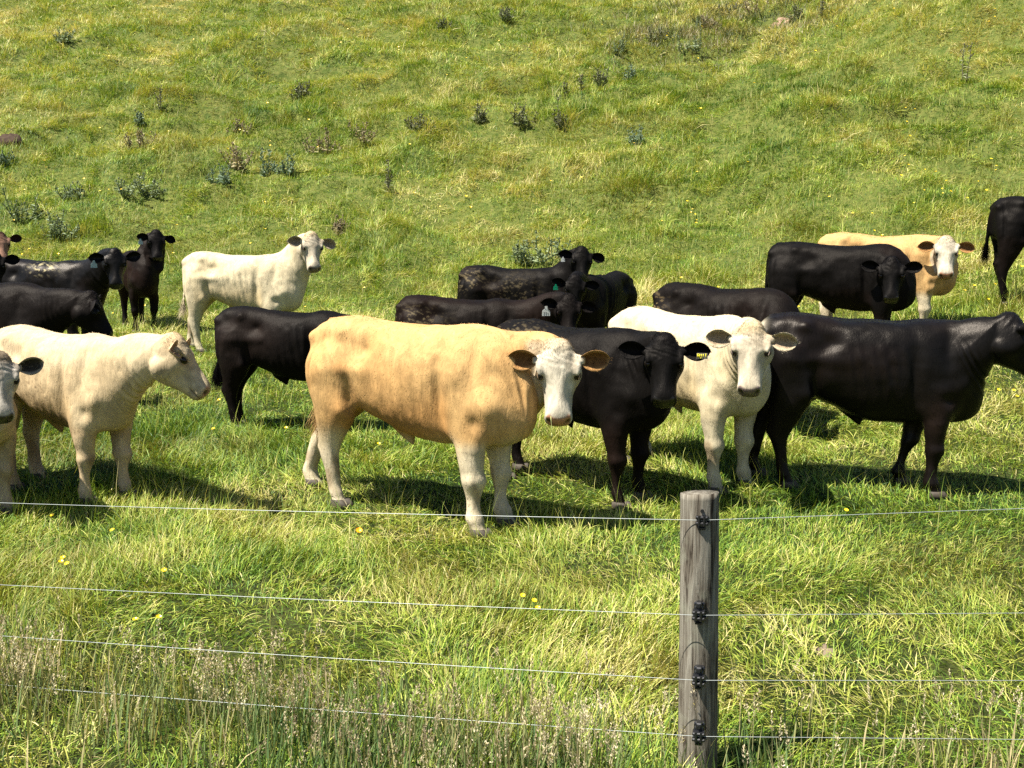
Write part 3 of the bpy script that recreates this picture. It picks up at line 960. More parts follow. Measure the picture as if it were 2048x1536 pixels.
    # ---- coat hair: many fine tapering hairs lying along the coat, longer on the poll, tail and belly
    if hair:
        vs, fs = v, f
        area = 0.5 * np.linalg.norm(np.cross(vs[fs[:, 2]] - vs[fs[:, 0]], vs[fs[:, 3]] - vs[fs[:, 1]]), axis=1)
        fc = vs[fs].mean(1)
        fh = (fc - np.array(pl)) @ np.array(HM)
        infh = inhead[fs].mean(1)
        wgt = area * (1 - 0.5 * infh)
        onpoll = infh * sstep(0.16, 0.0, fh[:, 0]) * sstep(-0.10, 0.0, fh[:, 2])
        wgt = wgt * (1 + 5 * onpoll)
        nosef = sstep(0.36, 0.40, fh[:, 0]) * infh
        wgt = wgt * (1 - nosef)
        tl = ((fc[:, 0] < -0.825 * ln) & (fc[:, 2] < 0.72) & (fc[:, 2] > 0.5) & (np.abs(fc[:, 1] - tail * 0.8) < 0.06))
        wgt = np.where(tl, wgt * 14, wgt)
        cdf = np.cumsum(wgt); cdf /= cdf[-1]
        k = np.searchsorted(cdf, rs.rand(hair)).clip(0, len(fs) - 1)
        r1, r2 = rs.rand(2, hair)[:, :, None]
        qa = vs[fs[k]]
        P = (qa[:, 0] * (1 - r1) + qa[:, 1] * r1) * (1 - r2) + (qa[:, 3] * (1 - r1) + qa[:, 2] * r1) * r2
        Nn = n[fs[k, 0]]
        # lie of the hair: back and down, swirling a little; up off the poll
        fl1 = 1.6 * vnoise(P[:, 0] * 5 + ns, P[:, 2] * 5 + P[:, 1] * 5, 68) + 0.5 * rs.randn(hair)
        base_d = np.stack([-0.55 + 0 * fl1, 0 * fl1, -0.83 + 0 * fl1], 1)
        ph_ = infh[k][:, None]
        base_d = base_d * (1 - ph_) + ph_ * np.array(fx)[None, :]
        pm = onpoll[k][:, None]
        base_d = base_d * (1 - pm) + pm * (np.array(fz) * 0.6 + np.array(fx) * 0.3)[None, :]
        tg = base_d - Nn * (base_d * Nn).sum(1)[:, None]
        tg /= np.maximum(np.linalg.norm(tg, axis=1), 1e-6)[:, None]
        bt = np.cross(Nn, tg)
        dirv = tg * np.cos(fl1)[:, None] + bt * np.sin(fl1)[:, None]
        lift = 0.005 + 0.03 * rs.rand(hair) + 0.6 * onpoll[k]
        top_ = sstep(0.88, 0.98, Nn[:, 2]) * (1 - infh[k])
        lift = lift + 0.35 * top_ * rs.rand(hair)
        dirv = dirv + Nn * lift[:, None]
        tlm = tl[k]
        dirv[tlm] = np.stack([-0.1 + 0.25 * rs.randn(tlm.sum()), 0.25 * rs.randn(tlm.sum()), -np.ones(tlm.sum())], 1)
        dirv /= np.linalg.norm(dirv, axis=1)[:, None]
        ln = (0.012 + 0.014 * rs.rand(hair)) * (1 + 0.9 * onpoll[k]) * (1 - 0.45 * infh[k])
        ln = ln * (1 + 0.5 * top_)
        bel = sstep(0.60, 0.5, P[:, 2]) * (np.abs(P[:, 0]) < 0.35)
        ln = ln * (1 + 0.6 * bel)
        ln = np.where(tlm, 0.10 + 0.16 * rs.rand(hair), ln)
        shh = gauss(P, (0.0, 0, 0.42), (0.05, 0.06, 0.03))
        ln = ln * (1 + 2.0 * shh)
        wv = np.cross(dirv, Nn + 0.3 * rs.randn(hair, 3)); wv /= np.maximum(np.linalg.norm(wv, axis=1), 1e-6)[:, None]
        wd = (0.0008 + 0.0008 * rs.rand(hair))[:, None] * (vox / 0.011)
        mid = P + dirv * ln[:, None] * 0.55 + Nn * 0.0006
        tip = P + dirv * ln[:, None] - Nn * (ln * 0.12)[:, None]
        base0 = P - Nn * 0.002
        hv = np.stack([base0 - wv * wd, base0 + wv * wd, mid + wv * wd * 0.8, mid - wv * wd * 0.8, tip], 1).reshape(-1, 3) * S
        # tufts inside and along the edge of the ears
        ne = min(500, hair // 40)
        ke = rs.randint(0, len(ear_pts), ne)
        pe = ear_pts[ke] + 0.004 * rs.randn(ne, 3)
        de = ear_a[ke] * 0.7 + ear_n[ke] * 0.5 + 0.45 * rs.randn(ne, 3)
        de /= np.linalg.norm(de, axis=1)[:, None]
        le_ = (0.010 + 0.014 * rs.rand(ne))[:, None]
        we = np.cross(de, rs.randn(ne, 3)); we /= np.linalg.norm(we, axis=1)[:, None]
        we = we * 0.0013 * (vox / 0.011)
        hv = np.concatenate([hv, np.stack([pe - we, pe + we, pe + de * le_ * 0.6 + we * 0.7, pe + de * le_ * 0.6 - we * 0.7, pe + de * le_], 1).reshape(-1, 3) * S])
        Nn = np.concatenate([Nn, ear_n[ke]])
        ecol = np.where(rs.rand(ne, 1) < 0.5, np.array(C['earback'])[None], ear_cols[ke])
        i0 = np.arange(hair + ne) * 5
        hq = np.stack([i0, i0 + 1, i0 + 2, i0 + 3], 1); ht = np.stack([i0 + 3, i0 + 2, i0 + 4], 1)
        hc = cc[fs[k, 0]] * np.clip(1.0 + 0.05 * rs.randn(hair) + 0.20 * vnoise(P[:, 0] * 22 + ns, P[:, 2] * 9 + P[:, 1] * 9, 73), 0.6, 1.4)[:, None]
        if coat not in PALE:
            hc = hc * 0.9 * (1 if gloss else np.where(rs.rand(hair, 1) < 0.20, np.array([[2.2, 1.6, 1.3]]), 1.0))
        hc = np.concatenate([hc, ecol])
        hm = np_mesh('coat_hair', hv, [hq, ht])
        set_col(hm, 'coat', np.repeat(hc, 5, 0))
        smooth_shade(hm)
        hn = Nn + (0.10 if coat in PALE else 0.04) * rs.randn(len(Nn), 3)
        hn /= np.linalg.norm(hn, axis=1)[:, None]
        hm.normals_split_custom_set_from_vertices(np.repeat(hn, 5, 0).tolist())
        ho = link('coat_hair', hm, M_HAIR_PALE if coat in PALE else M_HAIR_DARK, root)
        ho['kind'] = 'stuff'
    return root

# ------------------------------------------------------------------ the ground
def axis(segs):
    out = []
    for a, b, st in segs:
        out.append(np.arange(a, b, st))
    return np.concatenate(out + [[segs[-1][1]]])


gx = axis([(-90, -26, 4), (-26, -9, 0.22), (-9, 9, 0.09), (9, 26, 0.22), (26, 90, 4)])
gy = axis([(-30, 2.4, 1.2), (2.4, 12, 0.07), (12, 48, 0.13), (48, 80, 0.8), (80, 200, 6)])
GX, GY = np.meshgrid(gx, gy)
GZ = terrain(GX, GY)
gv = np.stack([GX.ravel(), GY.ravel(), GZ.ravel()], 1)
nx = len(gx)
ii, jj = np.meshgrid(np.arange(len(gy) - 1), np.arange(nx - 1), indexing='ij')
i0 = (ii * nx + jj).ravel()
gf = np.stack([i0, i0 + 1, i0 + nx + 1, i0 + nx], 1)
gme = np_mesh('ground', gv, gf)
smooth_shade(gme)
m, nt, b = new_mat('turf')
tc = N(nt, 'ShaderNodeTexCoord')
n1 = N(nt, 'ShaderNodeTexNoise'); n1.inputs['Scale'].default_value = 1.1; n1.inputs['Detail'].default_value = 6
n2 = N(nt, 'ShaderNodeTexNoise'); n2.inputs['Scale'].default_value = 38; n2.inputs['Detail'].default_value = 5
nt.links.new(tc.outputs['Object'], n1.inputs['Vector']); nt.links.new(tc.outputs['Object'], n2.inputs['Vector'])
r1 = N(nt, 'ShaderNodeValToRGB')
r1.color_ramp.elements[0].position = 0.35; r1.color_ramp.elements[0].color = (0.014, 0.024, 0.005, 1)
r1.color_ramp.elements[1].position = 0.68; r1.color_ramp.elements[1].color = (0.036, 0.042, 0.012, 1)
nt.links.new(n1.outputs[0], r1.inputs[0])
r2 = N(nt, 'ShaderNodeValToRGB')
r2.color_ramp.elements[0].position = 0.35; r2.color_ramp.elements[0].color = (0.45, 0.42, 0.40, 1)
r2.color_ramp.elements[1].position = 0.7; r2.color_ramp.elements[1].color = (1.3, 1.3, 1.1, 1)
nt.links.new(n2.outputs[0], r2.inputs[0])
mx = N(nt, 'ShaderNodeMix', data_type='RGBA', blend_type='MULTIPLY')
mx.inputs[0].default_value = 1.0
nt.links.new(r1.outputs[0], mx.inputs[6]); nt.links.new(r2.outputs[0], mx.inputs[7])
geo = N(nt, 'ShaderNodeNewGeometry')
sp_ = N(nt, 'ShaderNodeSeparateXYZ')
nt.links.new(geo.outputs['Position'], sp_.inputs[0])
mr = N(nt, 'ShaderNodeMapRange'); mr.inputs[1].default_value = 12; mr.inputs[2].default_value = 21
nt.links.new(sp_.outputs['Y'], mr.inputs[0])
r3 = N(nt, 'ShaderNodeValToRGB')                               # close short sward on the slope
r3.color_ramp.elements[0].position = 0.36; r3.color_ramp.elements[0].color = (0.038, 0.060, 0.010, 1)
r3.color_ramp.elements[1].position = 0.66; r3.color_ramp.elements[1].color = (0.115, 0.118, 0.030, 1)
n3 = N(nt, 'ShaderNodeTexNoise'); n3.inputs['Scale'].default_value = 5.5; n3.inputs['Detail'].default_value = 9; n3.inputs['Roughness'].default_value = 0.7
nt.links.new(tc.outputs['Object'], n3.inputs['Vector']); nt.links.new(n3.outputs[0], r3.inputs[0])
m3 = N(nt, 'ShaderNodeMix', data_type='RGBA')
nt.links.new(mr.outputs[0], m3.inputs[0]); nt.links.new(mx.outputs[2], m3.inputs[6]); nt.links.new(r3.outputs[0], m3.inputs[7])
nt.links.new(m3.outputs[2], b.inputs['Base Color'])
b.inputs['Roughness'].default_value = 0.95
b.inputs['Specular IOR Level'].default_value = 0.1
bp = N(nt, 'ShaderNodeBump'); bp.inputs['Strength'].default_value = 0.7; bp.inputs['Distance'].default_value = 0.03
nt.links.new(n2.outputs[0], bp.inputs['Height']); nt.links.new(bp.outputs[0], b.inputs['Normal'])
ground = link('ground', gme, m)
tag(ground, 'green grassy paddock floor rising into a steep hillside', 'ground', kind='structure')

# places of bare soil (no grass grows on them)
SCAR = ground_at(1556, 60)
HOLE = ground_at(1645, 1303)
BARE = [(SCAR.x, SCAR.y, 0.66, 0.8), (HOLE.x, HOLE.y, 0.055, 0.07)]


def leaf_material(name, trans=0.24):
    m, nt, b = new_mat(name)
    out = nt.nodes['Material Output']
    a = N(nt, 'ShaderNodeAttribute', attribute_name='tint')
    nt.links.new(a.outputs['Color'], b.inputs['Base Color'])
    b.inputs['Roughness'].default_value = 0.55
    b.inputs['Specular IOR Level'].default_value = 0.25
    t = N(nt, 'ShaderNodeBsdfTranslucent')
    hs = N(nt, 'ShaderNodeMix', data_type='RGBA', blend_type='MULTIPLY')
    hs.inputs[0].default_value = 1.0
    hs.inputs[7].default_value = (1.35, 1.25, 0.6, 1)
    nt.links.new(a.outputs['Color'], hs.inputs[6])
    nt.links.new(hs.outputs[2], t.inputs['Color'])
    mx = N(nt, 'ShaderNodeMixShader')
    mx.inputs[0].default_value = trans
    nt.links.new(b.outputs[0], mx.inputs[1]); nt.links.new(t.outputs[0], mx.inputs[2])
    nt.links.new(mx.outputs[0], out.inputs['Surface'])
    return m


M_GRASS = leaf_material('grass blade')
GR = np.random.RandomState(5)


def ramp(t, stops):
    t = np.asarray(t)
    xs = [s_[0] for s_ in stops]
    return np.stack([np.interp(t, xs, [s_[1][k] for s_ in stops]) for k in range(3)], 1)


def blades(x, y, L, w, th0, th1, az, colr, seg=3, zoff=-0.01):
    """tapering blades of grass that bend from th0 (off vertical) to th1; returns vertices, quads, tris, colours"""
    n = len(x)
    p = np.stack([x, y, terrain(x, y) + zoff], 1)
    d = np.stack([np.cos(az), np.sin(az), 0 * az], 1)
    # rotate the width a little off the blade's plane so that faces catch the light differently
    tw = GR.randn(n) * 0.5
    side = np.stack([-np.sin(az) * np.cos(tw), np.cos(az) * np.cos(tw), np.sin(tw)], 1)
    pts = [p]
    for k in range(seg):
        th = th0 + (th1 - th0) * ((k + 0.3) / (seg - 0.4))
        p = p + (L / seg)[:, None] * (d * np.sin(th)[:, None] + np.array([0, 0, 1.0]) * np.cos(th)[:, None])
        pts.append(p)
    rows = []
    for k in range(seg):
        ww = (w * ((0.75, 1.0, 0.8, 0.6) if seg > 2 else (0.8, 0.95))[k])[:, None] * side * 0.5
        rows += [pts[k] - ww, pts[k] + ww]
    rows.append(pts[-1])
    m_ = 2 * seg + 1
    v = np.stack(rows, 1).reshape(-1, 3)
    b0 = np.arange(n) * m_
    q = np.concatenate([np.stack([b0 + 2 * k, b0 + 2 * k + 1, b0 + 2 * k + 3, b0 + 2 * k + 2], 1) for k in range(seg - 1)])
    t = np.stack([b0 + m_ - 3, b0 + m_ - 2, b0 + m_ - 1], 1)
    return v, q, t, np.repeat(colr, m_, 0)


def merge(parts):
    V = []; Q = []; T = []; C = []; o = 0
    for v, q, t, c in parts:
        V.append(v); Q.append(q + o); T.append(t + o); C.append(c); o += len(v)
    return np.concatenate(V), np.concatenate(Q), np.concatenate(T), np.concatenate(C)


def yellowness(x, y):
    n1 = fbm(x * 0.55, y * 0.55, 70, 3)
    n2 = fbm(x * 2.3, y * 2.3, 74, 2)
    n3 = fbm(x * 0.13, y * 0.13, 77, 2)
    spur = sstep(2.5, 9, x - 0.30 * (y - 14)) * sstep(11, 20, y)
    gully = np.exp(-((x - (5.0 + 0.32 * (y - 24))) / 2.6) ** 2) * sstep(22, 30, y)
    hill = sstep(13, 22, y)
    return 0.41 + 0.46 * n1 + 0.28 * n2 + 0.35 * n3 + 0.13 * spur + 0.05 * hill - 0.22 * gully - 0.01 * sstep(12, 8, y)


STOPS = [(0.0, (0.030, 0.076, 0.007)), (0.3, (0.098, 0.178, 0.015)), (0.55, (0.200, 0.262, 0.027)), (0.78, (0.325, 0.330, 0.060)), (1.0, (0.43, 0.375, 0.155))]


def bare(x, y):
    k = np.zeros(len(x), bool)
    for bx, by, ra, rb in BARE:
        k |= ((x - bx) / ra) ** 2 + ((y - by) / rb) ** 2 < 1
    return k


FO = np.array([0.70, 4.06]); FD = np.array([0.970, -0.242])      # the fence line in plan


def fence_dist(x, y):
    return (x - FO[0]) * -FD[1] + (y - FO[1]) * FD[0]             # >0 on the paddock side


parts = []
DENS = 0.35 if QUICK else 1.0
for (y0, y1, dens, wid, len0, len1, seg_) in ((2.6, 5.2, 5400, 0.0040, 0.06, 0.145, 3), (5.2, 7.5, 6200, 0.0042, 0.05, 0.12, 3), (7.5, 10.5, 4600, 0.0050, 0.05, 0.12, 3),
                                              (10.5, 15, 2600, 0.0066, 0.06, 0.13, 2), (15, 22, 2000, 0.0080, 0.07, 0.16, 2), (22, 32, 1500, 0.0100, 0.08, 0.18, 2), (32, 46, 760, 0.0140, 0.09, 0.21, 2)):
    half = lambda yy: 0.53 * yy + 0.9
    area = (half(y0) + half(y1)) * (y1 - y0)
    n = int(area * dens * DENS)
    y = y0 + (y1 - y0) * GR.rand(n)
    x = (GR.rand(n) * 2 - 1) * half(y1)
    k = (np.abs(x) < half(y)) & ~bare(x, y)
    x, y = x[k], y[k]; n = len(x)
    tu = tuss(x, y)
    yl = yellowness(x, y)
    # lodged patches: blades laid over in one direction
    lod = fbm(x * 1.1 + 9, y * 1.1, 80, 2)
    flow = 2 * math.pi * fbm(x * 0.6, y * 0.6, 83, 2) * 1.6 + GR.randn(n) * (0.55 + 0.9 * GR.rand(n))
    az = np.where(GR.rand(n) < 0.78, flow, GR.rand(n) * 2 * math.pi)
    L = (len0 + (len1 - len0) * GR.rand(n) ** 1.4) * (0.74 + 0.55 * tu)
    cl = vnoise(x * 7.5, y * 7.5, 88) * 0.6 + vnoise(x * 16, y * 16, 89) * 0.4
    L = L * (1 + 0.55 * cl) * 1.12
    hillw = sstep(11, 19, y)
    cl2 = sstep(0.0, 0.45, vnoise(x * 2.1 + 3, y * 2.1, 91) + 0.4 * vnoise(x * 5, y * 5, 92))
    L = L * (1 + hillw * (0.95 * cl2 - 0.25))
    up = sstep(0.55, 0.85, tu) * 0.6
    th0 = np.abs(0.85 + 0.40 * GR.randn(n) + 0.40 * lod) * (1 - 0.55 * up)
    th1 = th0 + (0.45 + 0.75 * GR.rand(n)) * (1 - 0.35 * up)
    th1 = np.minimum(th1, 1.9)
    t = yl + 0.22 * GR.randn(n) + 0.26 * cl + 0.10 * hillw + 0.10 * sstep(26, 36, y) + hillw * (0.22 * (cl2 - 0.4) - 0.07) + 0.10 * (GR.rand(n) < 0.12) * 3
    c = ramp(np.clip(t, 0, 1), STOPS) * (0.62 + 0.76 * GR.rand(n))[:, None]
    # reddish-brown seed haze over some patches
    br = sstep(0.10, 0.45, fbm(x * 0.8 + 40, y * 0.8, 86, 2)) * (GR.rand(n) < 0.55)
    c = c * (1 - 0.6 * br)[:, None] + np.array([0.19, 0.15, 0.036]) * (0.6 * br)[:, None]
    parts.append(blades(x, y, L, wid * (0.6 + 0.8 * GR.rand(n)), th0, th1, az, c, seg_))
    # upright seeding stems, thin and straw coloured, scattered
    ns_ = int(n * (0.022 if y0 < 10 else 0.07))
    ks = GR.choice(n, ns_, replace=False)
    cs = ramp(np.clip(0.62 + 0.22 * GR.randn(ns_), 0.25, 1), STOPS)
    parts.append(blades(x[ks], y[ks], (0.16 + 0.20 * GR.rand(ns_)) * (0.7 + 0.6 * tu[ks]), wid * 0.55 * np.ones(ns_), np.abs(0.25 * GR.randn(ns_)), np.abs(0.25 * GR.randn(ns_)) + 0.45, GR.rand(ns_) * 6.28, cs, 2))
# rough, half dead tussocks at the head of the gully and along its floor
sc0 = ground_at(1430, 62)
n = 16000
x = sc0.x + 2.0 * GR.randn(n); y = sc0.y + 1.7 * GR.randn(n)
k = vnoise(x * 1.3, y * 1.3, 95) + 0.4 * GR.randn(n) > 0.1
x, y = x[k], y[k]; n = len(x)
c = ramp(np.clip(0.45 + 0.5 * vnoise(x * 2.2, y * 2.2, 97) + 0.25 * GR.randn(n), 0, 1), [(0, (0.038, 0.061, 0.019)), (0.4, (0.099, 0.114, 0.038)), (0.7, (0.182, 0.152, 0.084)), (1, (0.319, 0.274, 0.167))])
parts.append(blades(x, y, 0.18 + 0.26 * GR.rand(n), 0.014 * (0.6 + 0.8 * GR.rand(n)), np.abs(0.5 * GR.randn(n)), np.abs(0.5 * GR.randn(n)) + 0.6, GR.rand(n) * 6.28, c, 2))
v, q, t, c = merge(parts)
gme = np_mesh('grass', v, [q, t])
set_col(gme, 'tint', c)
grass = link('grass', gme, M_GRASS)
tag(grass, 'short green and straw coloured pasture grass', 'grass', kind='stuff')

# long seeding grass left ungrazed under the fence wires
parts = []
n = int(9000 * (0.5 if QUICK else 1))
tt = -4.2 + 7.4 * GR.rand(n)
of = 0.22 * GR.randn(n) - np.where(tt < 0.1, 0.20, 0.05)
x = FO[0] + FD[0] * tt - FD[1] * of; y = FO[1] + FD[1] * tt + FD[0] * of
clump = sstep(-0.35, 0.3, fbm(tt * 1.6, of * 2, 90, 2))
k = GR.rand(n) < 0.25 + 0.75 * clump
x, y, tt = x[k], y[k], tt[k]; n = len(x)
dry = np.clip(0.40 + 0.5 * fbm(x * 1.3, y * 1.3, 93, 2) + 0.32 * sstep(0.9, 1.5, x) + 0.22 * GR.randn(n), 0, 1)
c = ramp(dry, [(0, (0.057, 0.106, 0.030)), (0.35, (0.114, 0.167, 0.053)), (0.65, (0.228, 0.220, 0.084)), (1, (0.380, 0.304, 0.160))])
L = 0.10 + 0.18 * GR.rand(n)
parts.append(blades(x, y, L, 0.0062 * (0.6 + 0.8 * GR.rand(n)), np.abs(0.18 * GR.randn(n)), np.abs(0.30 * GR.randn(n)) + 0.25, GR.rand(n) * 6.28, c))
# stalks with seed heads
n = int(4100 * (0.5 if QUICK else 1))
tt = -4.2 + 7.4 * GR.rand(n)
of = 0.19 * GR.randn(n) - np.where(tt < 0.1, 0.20, 0.03)
x = FO[0] + FD[0] * tt - FD[1] * of; y = FO[1] + FD[1] * tt + FD[0] * of
k = GR.rand(n) < (0.06 + 0.94 * sstep(-0.15, 0.35, fbm(tt * 1.7 + 5, of * 2, 96, 2))) * np.where(tt < -0.4, 0.55, 1.0)
x, y, tt = x[k], y[k], tt[k]; n = len(x)
H = 0.16 + 0.22 * GR.rand(n)
az = GR.rand(n) * 6.28
th0 = np.abs(0.08 * GR.randn(n)); th1 = th0 + np.abs(0.22 * GR.randn(n))
dry = np.clip(0.58 + 0.4 * fbm(x * 1.5, y * 1.5, 99, 2) + 0.3 * sstep(0.9, 1.5, x) + 0.2 * GR.randn(n), 0, 1)
cs = ramp(dry, [(0, (0.061, 0.099, 0.038)), (0.5, (0.152, 0.160, 0.065)), (1, (0.350, 0.281, 0.152))])
sv, sq, st_, sc_ = blades(x, y, H, 0.0036 * np.ones(n), th0, th1, az, cs)
parts.append((sv, sq, st_, sc_))
tips = sv.reshape(n, 7, 3)[:, 6]
tdir = tips - (sv.reshape(n, 7, 3)[:, 4] + sv.reshape(n, 7, 3)[:, 5]) / 2
tdir /= np.linalg.norm(tdir, axis=1)[:, None]
kind = np.clip(0.62 + 0.7 * fbm(tt * 0.9 + 20, tt * 0, 102, 2) + 0.2 * GR.randn(n), 0, 1)
hc = ramp(kind, [(0, (0.20, 0.150, 0.095)), (0.35, (0.30, 0.245, 0.15)), (0.7, (0.42, 0.36, 0.22)), (1, (0.50, 0.43, 0.28))])
K = 38
hl_ = 0.05 + 0.07 * GR.rand(n)
loose = (GR.rand(n) < 0.5) * 0.020 + 0.007
s_ = GR.rand(n, K)
rad = loose[:, None] * (1.15 - s_) * (0.4 + 0.6 * GR.rand(n, K))
aa = GR.rand(n, K) * 6.28
P = tips[:, None, :] + tdir[:, None, :] * (hl_[:, None] * (s_ - 0.75))[:, :, None]
P = P + np.stack([np.cos(aa) * rad, np.sin(aa) * rad, 0 * aa], 2)
P = P.reshape(-1, 3)
dv = np.repeat(tdir, K, 0) + np.stack([np.cos(aa).ravel() * 0.6, np.sin(aa).ravel() * 0.6, 0 * aa.ravel()], 1) + 0.3 * GR.randn(n * K, 3)
dv /= np.linalg.norm(dv, axis=1)[:, None]
sd = np.cross(dv, GR.randn(n * K, 3)); sd /= np.linalg.norm(sd, axis=1)[:, None]
ll = (0.008 + 0.008 * GR.rand(n * K))[:, None]; wd = (0.0015 + 0.0014 * GR.rand(n * K))[:, None]
hv = np.stack([P - dv * ll * 0.5, P + sd * wd, P + dv * ll * 0.5, P - sd * wd], 1).reshape(-1, 3)
b0 = np.arange(n * K) * 4
hcol = np.repeat(np.repeat(hc, K, 0) * (0.7 + 0.6 * GR.rand(n * K))[:, None], 4, 0)
parts.append((hv, np.stack([b0, b0 + 1, b0 + 2, b0 + 3], 1), np.zeros((0, 3), int), hcol))
v, q, t, c = merge(parts)
gme = np_mesh('tall_grass', v, [q, t])
set_col(gme, 'tint', c)
tall = link('tall_grass', gme, M_GRASS)
tag(tall, 'tall seeding grass with brown and straw heads under the fence wires', 'tall grass', kind='stuff')

# ------------------------------------------------------------------ the herd
MUD = (0.10, 0.077, 0.04)
STRAW = (0.27, 0.23, 0.125)
HV = 1.0 if not QUICK else 0.25
NEAR, MID_, FAR_ = 0.0090, 0.0105, 0.0125
def H(n): return int(n * HV)


make_steer('steer', 'golden tan steer with a white face and pink nose nearest the fence', 'tan', 836, 7.50, -30, 1.045, (1117, 694, 6.95), 1, 68,
           feet={'HL': (-0.40, 0), 'HR': (0.06, 0), 'FL': (0.06, 0), 'FR': (0.04, 0)}, ears=(8, 4), vox=NEAR, seed=1, marks=[((-0.05, -0.28, 0.60), (0.32, 0.2, 0.10), (0.24, 0.12, 0.04), 0.6, 0), ((-0.42, -0.25, 0.98), (0.06, 0.2, 0.05), (0.24, 0.12, 0.04), 0.6, 0)], hair=H(15000))
make_steer('steer', 'cream steer seen from the side with its head held level to the right', 'cream', 134, 7.95, -29, 0.91, (342, 680, 7.25), 0, 50,
           side=5, ln=0.85, feet={'HL': (0.02, 0), 'HR': (0.10, 0), 'FL': (0.04, 0), 'FR': (-0.06, 0)}, ears=(10, 10), vox=NEAR, seed=2, marks=[((0.16, -0.28, 0.60), (0.16, 0.2, 0.07), (0.13, 0.088, 0.045), 0.75, 0), ((0.0, -0.30, 0.82), (0.14, 0.2, 0.12), (0.155, 0.108, 0.06), 0.6, 52)], hair=H(15000))
make_steer('steer', 'grey white steer with a dark nose cut off by the left edge', 'grey', -62, 7.75, -50, 0.88, (-6, 716, 7.0), 6, 64,
           feet={}, ears=(0, 0), vox=NEAR, seed=3, hair=H(15000))
make_steer('steer', 'off white steer alone in full view at the back left', 'white', 488, 14.3, -14, 1.00, (622, 471, 13.8), 14, 62,
           feet={'HL': (-0.22, 0), 'HR': (0.05, 0)}, ears=(30, 5), vox=FAR_, seed=4, hair=H(15000), tail=-0.10)
make_steer('steer', 'brown backed black steer facing the camera at the back left', 'brown', 280, 16.2, -62, 0.87, (312, 466, 15.6), 6, 62,
           ears=(25, 5), tag_=('R', 'grey'), vox=FAR_, seed=5, hair=H(16000))
make_steer('steer', 'glossy black steer with flecks of straw on its back and a pale ear tag', 'black', 96, 14.0, -14, 0.97, (229, 504, 13.4), 4, 64,
           ears=(0, 4), tag_=('R', 'grey'), vox=FAR_, seed=6, gloss=True, hair=H(16000), marks=[((0.12, -0.25, 1.17), (0.17, 0.2, 0.07), STRAW, 0.95, 38)])
make_steer('steer', 'black steer mostly beyond the left edge with one ear showing', 'black', -135, 13.4, -12, 0.93, (-14, 508, 12.9), 0, 62,
           ears=(0, 0), vox=FAR_, seed=7, hair=H(8000))
make_steer('steer', 'brown faced steer at the far left edge behind the black ones', 'roan', -100, 16.8, -20, 0.92, (0, 470, 16.3), 10, 58,
           ears=(0, 0), vox=FAR_, seed=8, hair=H(10000))
make_steer('steer', 'dark brown black steer lowering its head behind the cream steer', 'brownblack', -25, 11.1, -10, 0.96, (178, 592, 10.7), 0, 58,
           side=14, ears=(0, 30), vox=MID_, seed=9, hair=H(20000))
make_steer('steer', 'stocky black steer with its head hidden behind the golden steer', 'black', 582, 10.0, -10, 0.85, (700, 645, 9.75), 0, 55,
           side=20, feet={'HL': (-0.02, 0), 'HR': (0.06, 0), 'FR': (0.0, 0)}, ears=(0, 10), vox=MID_, seed=10, hair=H(26000),
           marks=[((-0.45, -0.25, 1.0), (0.4, 0.2, 0.25), (0.010, 0.0065, 0.005), 0.8, 0)])
make_steer('steer', 'black steer with its head raised and a small white ear tag', 'black', 1034, 13.6, -10, 0.91, (1163, 500, 13.1), 8, 62,
           ears=(28, 4), tag_=('R', 'small'), vox=FAR_, seed=11, hair=H(18000), marks=[((-0.62, -0.22, 1.12), (0.18, 0.2, 0.13), MUD, 0.75, 44), ((0.0, -0.28, 0.95), (0.25, 0.2, 0.2), MUD, 0.4, 50)])
make_steer('steer', 'black steer with a green ear tag facing the camera among the others', 'black', 1205, 13.6, -118, 0.86, (1150, 556, 12.4), 4, 70,
           ears=(22, -6), tag_=('R', 'green'), vox=FAR_, seed=12, hair=H(14000))
make_steer('steer', 'brown black steer with a large white ear tag behind the golden steer', 'brownblack', 930, 10.9, -9, 0.85, (1137, 596, 10.35), 6, 64,
           ears=(22, 0), tag_=('R', 'white'), vox=MID_, seed=13, hair=H(24000), marks=[((-0.60, -0.25, 1.0), (0.3, 0.2, 0.14), MUD, 0.7, 46)])
make_steer('steer', 'black steer with yellow print on its ear tag beside the golden steer', 'black', 1150, 8.15, -42, 0.96, (1328, 680, 7.35), 2, 62,
           feet={'HL': (-0.1, 0), 'HR': (0.0, 0), 'FR': (0.02, 0.0)}, ears=(6, 0), tag_=('L', 'print'), vox=NEAR, seed=14, hair=H(15000),
           marks=[((-0.5, -0.2, 1.22), (0.25, 0.25, 0.06), MUD, 0.5, 46), ((0.52, -0.2, 0.35), (0.12, 0.12, 0.2), (0.010, 0.0058, 0.0043), 0.8, 0)])
make_steer('steer', 'creamy white steer facing the camera with a grey pink nose', 'white', 1366, 8.5, -56, 0.97, (1504, 656, 7.35), -4, 64,
           feet={'FL': (0.02, 0)}, ears=(14, 2), vox=NEAR, seed=15, hair=H(15000), marks=[((-0.80, -0.15, 1.05), (0.06, 0.2, 0.12), (0.15, 0.10, 0.04), 0.8, 30)])
make_steer('steer', 'brown black steer with mud on its rump behind the creamy white steer', 'brownblack', 1446, 10.5, -44, 0.97, (1590, 700, 9.5), 0, 55,
           side=-30, ears=(0, 0), vox=MID_, seed=16, hair=H(20000), marks=[((-0.78, -0.2, 1.0), (0.16, 0.25, 0.16), (0.17, 0.12, 0.05), 0.9, 40)])
